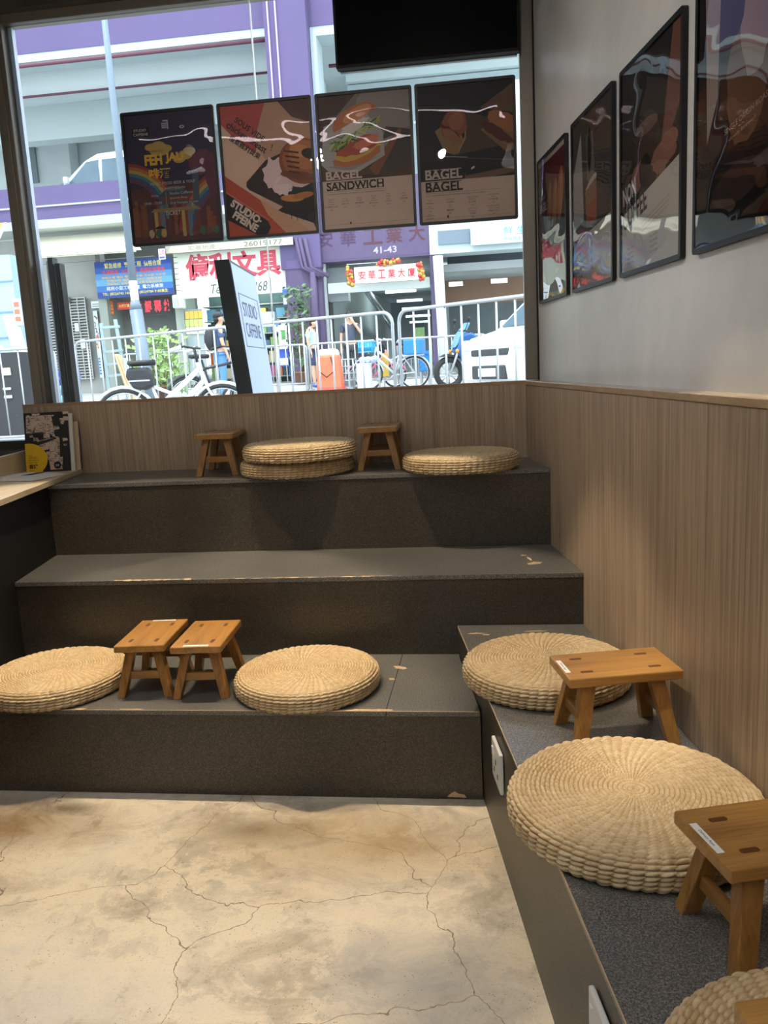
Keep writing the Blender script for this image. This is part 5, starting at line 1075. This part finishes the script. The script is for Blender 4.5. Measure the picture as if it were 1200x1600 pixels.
# ------------------------------------------------------------------ orange road barrier, ladder, planks, bins, trolley, plants
ob = thingw('road_barrier', 'orange and white plastic road barrier in front of the man in the pale blue shirt', 'road barrier', (X(511, 600, 12), 12, G(12)))
x0, x1 = X(496, 595, 12), X(531, 595, 12); zt = Z(512, 545, 12); g0 = G(12); zm = zt - .12
oc = plain('barrier_orange', (238, 120, 84), .55, var=.15, scale=6)
MB().prism([(x0 - .03, 12, g0), (x1 + .04, 12, g0), (x1 - .02, 12, zm), (x0 + .02, 12, zm)], (0, .4, 0)).build('orange_body', oc, ob, bevel=.04); MB().prism([(x0 + .02, 12.02, zm - .02), (x1 - .02, 12.02, zm - .02), (x1 - .06, 12.02, zt), (x0 + .06, 12.02, zt)], (0, .36, 0)).build('white_top', 'white', ob, bevel=.05)
MB().prism([(x0 - .04, 11.98, g0), (x1 + .05, 11.98, g0), (x1 + .03, 11.98, g0 + .2), (x0 - .02, 11.98, g0 + .2)], (0, .44, 0)).build('foot', plain('barrier_red', (232, 96, 76), .55), ob, bevel=.03)
MB().tube([(x0 + .05, 11.97, g0 + .48), (x0 + .2, 11.95, g0 + .36), (x0 + .36, 11.96, g0 + .48), (x1 - .15, 11.97, g0 + .75)], .012, 6).build('black_strap', 'black', ob)
ld = thingw('step_ladder', 'tall aluminium step ladder standing left of the dark doorway', 'ladder', (X(175, 600, 13), 13, G(13))); b = MB(); al = plain('ladder_metal', (190, 210, 212), .4, .5)
for (ua, va), (ub, vb) in (((158, 505), (173, 631)), ((180, 499), (203, 630))): MB().bar(at(ua, va, 13), at(ub, vb, 13) * 1, .07, .04).build('stile', al, ld)
for (ua, va), (ub, vb) in (((158, 512), (187, 510)), ((163, 550), (192, 547)), ((166, 570), (196, 566)), ((168, 588), (198, 584))): MB().bar(at(ua, va, 13), at(ub, vb, 13), .06, .05).build('tread', al, ld)
for i, (ua, va, ub, vb, c, lb) in enumerate(((182, 554, 207, 612, (206, 176, 140), 'tan timber plank leaning beside the step ladder'), (186, 556, 212, 612, (190, 160, 126), 'brown timber plank leaning right of the tan one'), (203, 588, 217, 624, (188, 216, 222), 'pale plank leaning behind the white bicycle'), (196, 560, 206, 612, (160, 190, 196), 'grey board leaning behind the timber planks'))):
    tag(MB().bar(at(ua, va, 11.5), at(ub, vb + 14, 11.2), .09, .04).build('timber_plank', plain('plank_%d' % i, c, .7)), lb, 'plank')
bn = thingw('blue_bin', 'dark blue plastic drum behind the left barrier', 'bin', (X(98, 600, 8.5), 8.5, G(8.5))); a = at(90, 580, 8.5)
MB().lathe([(0, G(8.5)), (.24, G(8.5)), (.27, a.z - .05), (.27, a.z), (.24, a.z), (.0, a.z - .02)], (X(99, 600, 8.5), 8.5, 0), 20).build('drum', plain('drum_blue', (40, 80, 180), .5), bn)
b = MB(); b.tube([(X(99, 600, 8.5) + .275 * math.cos(t), 8.5 + .275 * math.sin(t), a.z - .12) for t in np.linspace(0, 2 * PI, 21)[:-1]], .014, 6, closed=True); b.build('hoop', plain('drum_blue_pale', (90, 130, 210), .5), bn)
hr = thingw('hose_reel', 'light blue hose reel beside the blue drum', 'hose reel', (X(108, 612, 6.5), 6.5, G(6.5))); c = at(109, 618, 6.5); lbm = plain('reel_blue', (120, 196, 226), .5)
b = MB(); b.tube([c + Vector((.15 * math.cos(t), 0, .15 * math.sin(t))) for t in np.linspace(0, 2 * PI, 25)[:-1]], .03, 8, closed=True); b.build('reel', lbm, hr); MB().tube([c + Vector((0, -.06, 0)), c + Vector((0, .06, 0))], .07, 14).build('hub', plain('reel_hub', (70, 90, 110), .5), hr)
MB().tube([c + Vector((-.04, .0, -.02)), c + Vector((-.34, .0, -.12))], .05, 8).build('hose_arm', lbm, hr); MB().box((c.x - .2, c.y - .1, G(6.5)), (c.x + .1, c.y + .1, c.z - .16)).build('stand', lbm, hr)
def bush(label, x, y, z, w_, h, n, leafc, seed, name='potted_bush', pot=True):
    R = random.Random(seed); o = thing(name, label, 'plant', (x, y, z)); st_ = MB(); lf = MB()
    for i in range(9): st_.tube([(0, 0, .1), (R.uniform(-.4, .4) * w_, R.uniform(-.3, .3) * w_, h * R.uniform(.6, .95))], [.014, .006], 5)
    for i in range(n):
        a, q = R.uniform(0, 2 * PI), R.random() ** .6; zz = h * R.uniform(.18, 1); rr = w_ * .5 * q * (1 - .55 * abs(zz / h - .5)); p = Vector((rr * math.cos(a), rr * math.sin(a), zz))
        d = Vector((R.uniform(-1, 1), R.uniform(-1, 1), R.uniform(-.4, .8))).normalized(); s_ = d.orthogonal().normalized(); L, ww = R.uniform(.10, .19), R.uniform(.03, .055); nn = d.cross(s_) * .015
        lf.add([p, p + d * L * .5 + s_ * ww + nn, p + d * L, p + d * L * .5 - s_ * ww + nn], [(0, 1, 2, 3)], R.randrange(2))
    st_.build('stems', plain('stem_brown', (110, 96, 66), .8), o); lf.build('leaves', [plain('leaf_%d' % leafc[0], leafc, .5, var=.3), plain('leafd_%d' % leafc[0], tuple(int(v * .8) for v in leafc), .5, var=.3)], o)
    if pot: MB().lathe([(0, 0), (.16, 0), (.22, .3), (.24, .3), (.24, .34), (.19, .34), (.18, .30), (0, .29)], (0, 0, 0), 18).build('pot', plain('pot_brown', (130, 90, 70), .8), o)
bush('bright green potted bush behind the white bicycle frame', X(252, 590, 12.6), 12.6, G(12.6), 1.25, 1.45, 460, (176, 214, 130), 3)
bush('dark slender plant against the purple column', X(474, 590, 17.4), 17.4, G(17.4), .85, 2.5, 420, (96, 128, 92), 5)
# goods trolley
tl = thingw('goods_trolley', 'wire goods trolley loaded with a white box beside the orange barrier', 'trolley', (X(545, 600, 13), 13, G(13))); b = MB(); a = at(536, 562, 13); c = at(556, 602, 13)
for x in (a.x, c.x):
    for y in (12.8, 13.25): b.tube([(x, y, G(13)), (x, y, a.z)], .016, 6)
for z_ in np.linspace(G(13) + .1, a.z, 5):
    b.tube([(a.x, 12.8, z_), (c.x, 12.8, z_), (c.x, 13.25, z_), (a.x, 13.25, z_)], .012, 5, closed=True)
b.build('wire_frame', 'metal', tl); MB().box((a.x + .03, 12.83, G(13) + .11), (c.x - .03, 13.2, G(13) + .26)).build('shelf_load', plain('trolley_grey', (130, 140, 146), .7), tl)
o = thingw('white_carton', 'white carton tied with rope right of the goods trolley', 'carton', (X(569, 600, 12.3), 12.3, G(12.3))); a = at(559, 568, 12.3); c = at(580, 600, 12.3); MB().box((a.x, 12.1, G(12.3)), (c.x, 12.5, a.z)).build('box', 'white', o, bevel=.02); b = MB()
for i in range(3): b.ball((a.x + .1 + .11 * i, 12.3, a.z + .06), (.08, .08, .07), 8, 6)
b.build('floral_bundle', plain('bundle_blue', (170, 186, 226), .8, var=.5, scale=20), o)
o = thingw('yellow_sign', 'yellow notice board with red lettering near the blue basket', 'notice board', (X(602, 600, 13.9), 13.9, G(13.9))); a = at(596, 552, 13.9); c = at(608, 588, 13.9); MB().box((a.x, 13.9, c.z), (c.x, 13.93, a.z)).build('board', plain('notice_yellow', (206, 170, 70), .6), o); MB().box((a.x + .02, 13.91, G(13.9)), (a.x + .05, 13.93, c.z)).build('post', 'metal', o)
A = Art(c.x - a.x, a.z - c.z, (206, 170, 70), .0006); A.text('小心', A.W / 2, A.H * .45, A.H * .2, (196, 50, 44), w=A.W * .7, align='c', bold=.02); A.build('notice_face', (a.x, 13.896, c.z), (1, 0, 0), (0, 0, 1), o)

# lorry and stall seen through the left bay
lo = thingw('lorry', 'pale blue grey panelled lorry body beyond the left window bay', 'lorry', (-11.5, 9, G(9))); a = at(-60, 385, 9.5); c = at(36, 560, 9.5); cy2 = plain('lorry_blue', (166, 194, 214), .5, var=.05, scale=2)
MB().box((a.x - 3, 9.5, G(9) + .55), (at(24, 470, 9.5).x, 10.1, at(10, 398, 9.5).z)).build('cargo_box', cy2, lo)
b = MB()
for v in (440, 488, 528): z_ = at(0, v, 9.5).z; b.box((a.x - 3, 9.48, z_ - .012), (at(24, 470, 9.5).x, 9.505, z_ + .012))
b.build('panel_seam', plain('lorry_seam', (120, 150, 176), .5), lo)
MB().box((a.x - 3, 9.6, G(9) + .30), (at(30, 560, 9.5).x, 10.05, G(9) + .56)).build('chassis', 'black', lo)
for x in (a.x - 1.5, a.x + .5): MB().tube([(x, 9.55, G(9) + .42), (x, 9.85, G(9) + .42)], .42, 20).build('wheel', tyre, lo)
tag(MB().bar(at(15, 492, 9.3), at(46, 600, 9.0), .22, .05).build('leaning_board', plain('board_pale', (190, 212, 226), .6)), 'pale board leaning against the lorry in the left bay', 'board')
o = thingw('picture_poster', 'brown and white picture poster behind the left window post', 'poster', (X(28, 490, 9.3), 9.3, 2.5)); a = at(20, 467, 9.3); c = at(36, 508, 9.3); MB().box((a.x, 9.28, c.z), (c.x, 9.32, a.z)).build('sheet', plain('poster_white', (226, 222, 216), .6), o); b = MB()
for i in range(3): t = .15 + .27 * i; b.box((a.x + (c.x - a.x) * .12, 9.275, c.z + (a.z - c.z) * t), (a.x + (c.x - a.x) * .88, 9.279, c.z + (a.z - c.z) * (t + .18)))
b.build('picture', plain('poster_brown', (176, 120, 92), .6), o)
cb = thingw('street_cabinet', 'black utility cabinet with pasted notices behind the left barrier', 'cabinet', (-7, 6.4, G(6.4))); a = at(-80, 556, 6.4); c = at(30, 650, 6.4); MB().box((a.x, 6.4, G(6.4)), (X(33, 600, 6.4), 7.1, a.z)).build('case', plain('cabinet_black', (46, 48, 52), .6, var=.5, scale=60), cb)
for u0, v0, u1, v1 in ((3, 575, 17, 586), (4, 606, 17, 609), (6, 618, 19, 622), (-3, 540, 5, 548)): RB(MB(), (u0, v0), (u1, v1), 6.385, .01).build('paper_scrap', plain('scrap_paper', (206, 204, 196), .8), cb)
stall = thingw('market_awning', 'orange and white striped awning glimpsed at the left photo edge', 'awning', (X(8, 385, 14), 14, 4)); a = at(-20, 350, 14); c = at(18, 410, 14)
b = MB()
for i in range(6):
    x = a.x + (c.x - a.x) * i / 6; w_ = (c.x - a.x) / 6; b.prism([(x, 14, a.z), (x + w_, 14, a.z), (x + w_, 13.2, c.z), (x, 13.2, c.z)], (0, .02, -.02), i % 2)
b.build('canvas', [plain('awning_orange', (240, 170, 70), .8), plain('awning_cream', (240, 230, 210), .8)], stall)

# ------------------------------------------------------------------ people
def skin(name, V, E, mat, parent, sub=2, root='pelvis'):
    keys = list(V); me = bpy.data.meshes.new(name); me.from_pydata([V[k][0] for k in keys], [(keys.index(a), keys.index(b)) for a, b in E], [])
    o = bpy.data.objects.new(name, me); COL.objects.link(o); sk = o.modifiers.new('skin', 'SKIN'); sk.use_smooth_shade = True
    lay = me.skin_vertices[0].data if len(me.skin_vertices) else None
    for i, k in enumerate(keys): r = V[k][1]; lay[i].radius = r if isinstance(r, tuple) else (r, r); lay[i].use_root = (k == root)
    ss = o.modifiers.new('subsurf', 'SUBSURF'); ss.levels = sub; ss.render_levels = sub
    dg = bpy.context.evaluated_depsgraph_get(); dg.update(); m2 = bpy.data.meshes.new_from_object(o.evaluated_get(dg))
    bpy.data.objects.remove(o); m2.name = name; m2.materials.clear(); m2.materials.append(mat)
    m2.polygons.foreach_set('use_smooth', [True] * len(m2.polygons))
    ob = bpy.data.objects.new(name, m2); COL.objects.link(ob); ob.parent = parent; return ob
skinm = plain('skin_tone', (214, 168, 140), .55); hairm = plain('black_hair', (36, 32, 32), .6)
def person(label, pos, heading, arms, legs, shirt, trousers, shoes, short=False, head_tilt=0, cap=None, bag=None, scale=1.0):
    """local +x is the way the figure faces; arms and legs give elbow, wrist, knee, ankle places per side (-1 right, +1 left)"""
    o = thing('person', label, 'person', pos, heading); o.scale = (scale,) * 3
    V = {'pelvis': ((0, 0, .93), .115), 'waist': ((.01, 0, 1.08), .105), 'chest': ((0, 0, 1.27), .125), 'upper': ((-.01, 0, 1.39), .095), 'neck': ((.01, 0, 1.475), .05)}
    hx, hz = .02 + head_tilt * .06, 1.60 - head_tilt * .025
    V.update({'jaw': ((hx + .025, 0, hz - .055), .066), 'head': ((hx, 0, hz + .015), .088), 'crown': ((hx - .012, 0, hz + .075), .066), 'nose': ((hx + .098 + head_tilt * .004, 0, hz - .02 - head_tilt * .01), .012)})
    E = [('pelvis', 'waist'), ('waist', 'chest'), ('chest', 'upper'), ('upper', 'neck'), ('neck', 'jaw'), ('jaw', 'head'), ('head', 'crown'), ('head', 'nose')]
    for s_ in (-1, 1):
        k = 'L' if s_ > 0 else 'R'; el, wr, hd = arms[s_]; kn, an = legs[s_]
        V.update({k + 'ear': ((hx - .005, s_ * .088, hz), .014), k + 'sh': ((-.01, s_ * .165, 1.395), .058), k + 'el': (el, .040), k + 'wr': (wr, .027), k + 'hip': ((0, s_ * .095, .86), .085), k + 'kn': (kn, .056), k + 'cf': (tuple(Vector(kn).lerp(Vector(an), .35)), .052), k + 'an': (an, .036)})
        a = Vector(an); f = a + Vector((.06, 0, -.045)); V[k + 'ft'] = (tuple(f), .034); V[k + 'to'] = (tuple(a + Vector((.16, s_ * .015, -.06))), .026)
        E += [('head', k + 'ear'), ('upper', k + 'sh'), (k + 'sh', k + 'el'), (k + 'el', k + 'wr'), ('pelvis', k + 'hip'), (k + 'hip', k + 'kn'), (k + 'kn', k + 'cf'), (k + 'cf', k + 'an'), (k + 'an', k + 'ft'), (k + 'ft', k + 'to')]
        w_ = Vector(wr); h = Vector(hd); d = (h - w_).normalized(); side = d.cross(Vector((1, .2, .1))).normalized(); nor = d.cross(side)
        V[k + 'pm'] = (tuple(w_.lerp(h, .55)), .026); E.append((k + 'wr', k + 'pm'))
        for i, (off, L) in enumerate(((-.024, .068), (-.008, .078), (.008, .074), (.023, .058))):
            q = w_.lerp(h, .95) + side * off; q2 = q + d * L * .5 + nor * .008; q3 = q + d * L + nor * .026
            V[k + 'f%d' % i] = (tuple(q), .0095); V[k + 'g%d' % i] = (tuple(q2), .0085); V[k + 'h%d' % i] = (tuple(q3), .0075); E += [(k + 'pm', k + 'f%d' % i), (k + 'f%d' % i, k + 'g%d' % i), (k + 'g%d' % i, k + 'h%d' % i)]
        q = w_.lerp(h, .4) - side * .034 + nor * .01; V[k + 't0'] = (tuple(q), .010); V[k + 't1'] = (tuple(q + d * .04 - side * .012 + nor * .012), .0085); E += [(k + 'pm', k + 't0'), (k + 't0', k + 't1')]
    skin('body', V, E, skinm, o, 1)
    g = {k: (v[0], v[1] + .018 if not isinstance(v[1], tuple) else v[1]) for k, v in V.items()}
    SV = {'pelvis': (V['pelvis'][0], .125), 'waist': (V['waist'][0], .128), 'chest': (V['chest'][0], .142), 'upper': (V['upper'][0], .105)}; SE = [('pelvis', 'waist'), ('waist', 'chest'), ('chest', 'upper')]
    TV = {'pelvis': (V['pelvis'][0], .126)}; TE = []
    for k in 'LR':
        sh, el, kn, an, hp = (Vector(V[k + x][0]) for x in ('sh', 'el', 'kn', 'an', 'hip'))
        SV[k + 'sh'] = (tuple(sh), .074); SV[k + 'sl'] = (tuple(sh.lerp(el, .72)), .064); SE += [('upper', k + 'sh'), (k + 'sh', k + 'sl')]
        TV[k + 'hip'] = (tuple(hp), .10); TV[k + 'kn'] = (tuple(hp.lerp(kn, .95) if short else kn), .082 if short else .072); TE += [('pelvis', k + 'hip'), (k + 'hip', k + 'kn')]
        if not short: TV[k + 'an'] = (tuple(kn.lerp(an, .92)), .058); TE.append((k + 'kn', k + 'an'))
        a = an; b = MB(); b.ball(a + Vector((.06, 0, -.045)), (.135, .05, .045), 14, 8); b.build('shoe', shoes, o)
        MB().ball(Vector((hx + .080, .032 if k == 'L' else -.032, hz + .012)), (.012, .015, .008), 8, 6).build('eye', hairm, o)
    skin('shirt', SV, SE, shirt, o, 2); skin('shorts' if short else 'trousers', TV, TE, trousers, o, 2)
    b = MB(); b.ball((hx + .085, 0, hz - .058), (.010, .026, .006), 8, 6); b.build('mouth', plain('lip', (150, 86, 78), .6), o)
    b = MB(); b.ball((hx - .022, 0, hz + .05), (.098, .094, .085), 16, 10); b.ball((hx - .05, 0, hz - .01), (.06, .085, .075), 14, 8); b.build('hair', hairm, o)
    if cap: c = MB(); c.ball((hx - .012, 0, hz + .072), (.105, .098, .07), 16, 8); c.prism([(hx + .05, -.07, hz + .06), (hx + .18, -.05, hz + .045), (hx + .18, .05, hz + .045), (hx + .05, .07, hz + .06)], (0, 0, .012)); c.build('cap', cap, o)
    if bag: c = MB(); c.ball((-.19, 0, 1.22), (.11, .16, .23), 16, 10); c.build('backpack', bag, o); c = MB(); [c.tube([(-.1, s_ * .12, 1.42), (.06, s_ * .13, 1.44), (.125, s_ * .12, 1.28), (.0, s_ * .15, 1.08), (-.12, s_ * .12, 1.06)], .02, 6) for s_ in (-1, 1)]; c.build('shoulder_strap', bag, o)
    return o
def down(s_, f=0): return ((f * .5 - .02, s_ * .225, 1.12), (f + .04, s_ * .235, .88), (f + .06, s_ * .235, .80))
def foot_z(y): return G(y)
person('man in a pale blue shirt and navy shorts looking down beside the orange barrier', (X(491, 600, 15.6), 15.6, G(15.6)), -.15, {1: down(1, .06), -1: down(-1, .02)}, {1: ((.06, .1, .49), (-.04, .1, .09)), -1: ((.02, -.1, .49), (.06, -.1, .09))},
       plain('shirt_pale_blue', (196, 226, 232), .8), plain('shorts_navy', (62, 70, 104), .8), plain('shoe_blue', (60, 96, 190), .6), short=True, head_tilt=1.0, scale=.955)
person('man in a dark navy T-shirt raising his hand to his face in the entrance', (X(552, 600, 16.6), 16.6, G(16.6)), -PI / 2 + .1, {-1: down(-1, 0), 1: ((.12, .27, 1.18), (.17, .10, 1.44), (.145, .055, 1.53))}, {1: ((.03, .1, .49), (0, .11, .09)), -1: ((.02, -.1, .49), (0, -.12, .09))},
       plain('shirt_navy', (72, 80, 98), .8), plain('trousers_black', (58, 62, 70), .8), plain('shoe_dark', (60, 60, 64), .6), scale=1.03)
person('person in blue jacket and jeans with a backpack, half hidden by the lightbox sign', (X(349, 600, 12.2), 12.2, G(12.2)), .5, {1: down(1, .1), -1: down(-1, .05)}, {1: ((.05, .1, .49), (0, .1, .09)), -1: ((.0, -.1, .49), (-.05, -.1, .09))},
       plain('jacket_blue', (78, 100, 140), .8), plain('jeans_blue', (96, 150, 206), .8), plain('shoe_bright_blue', (40, 130, 214), .6), cap=plain('cap_dark', (60, 60, 68), .7), bag=plain('pack_black', (52, 54, 58), .7))
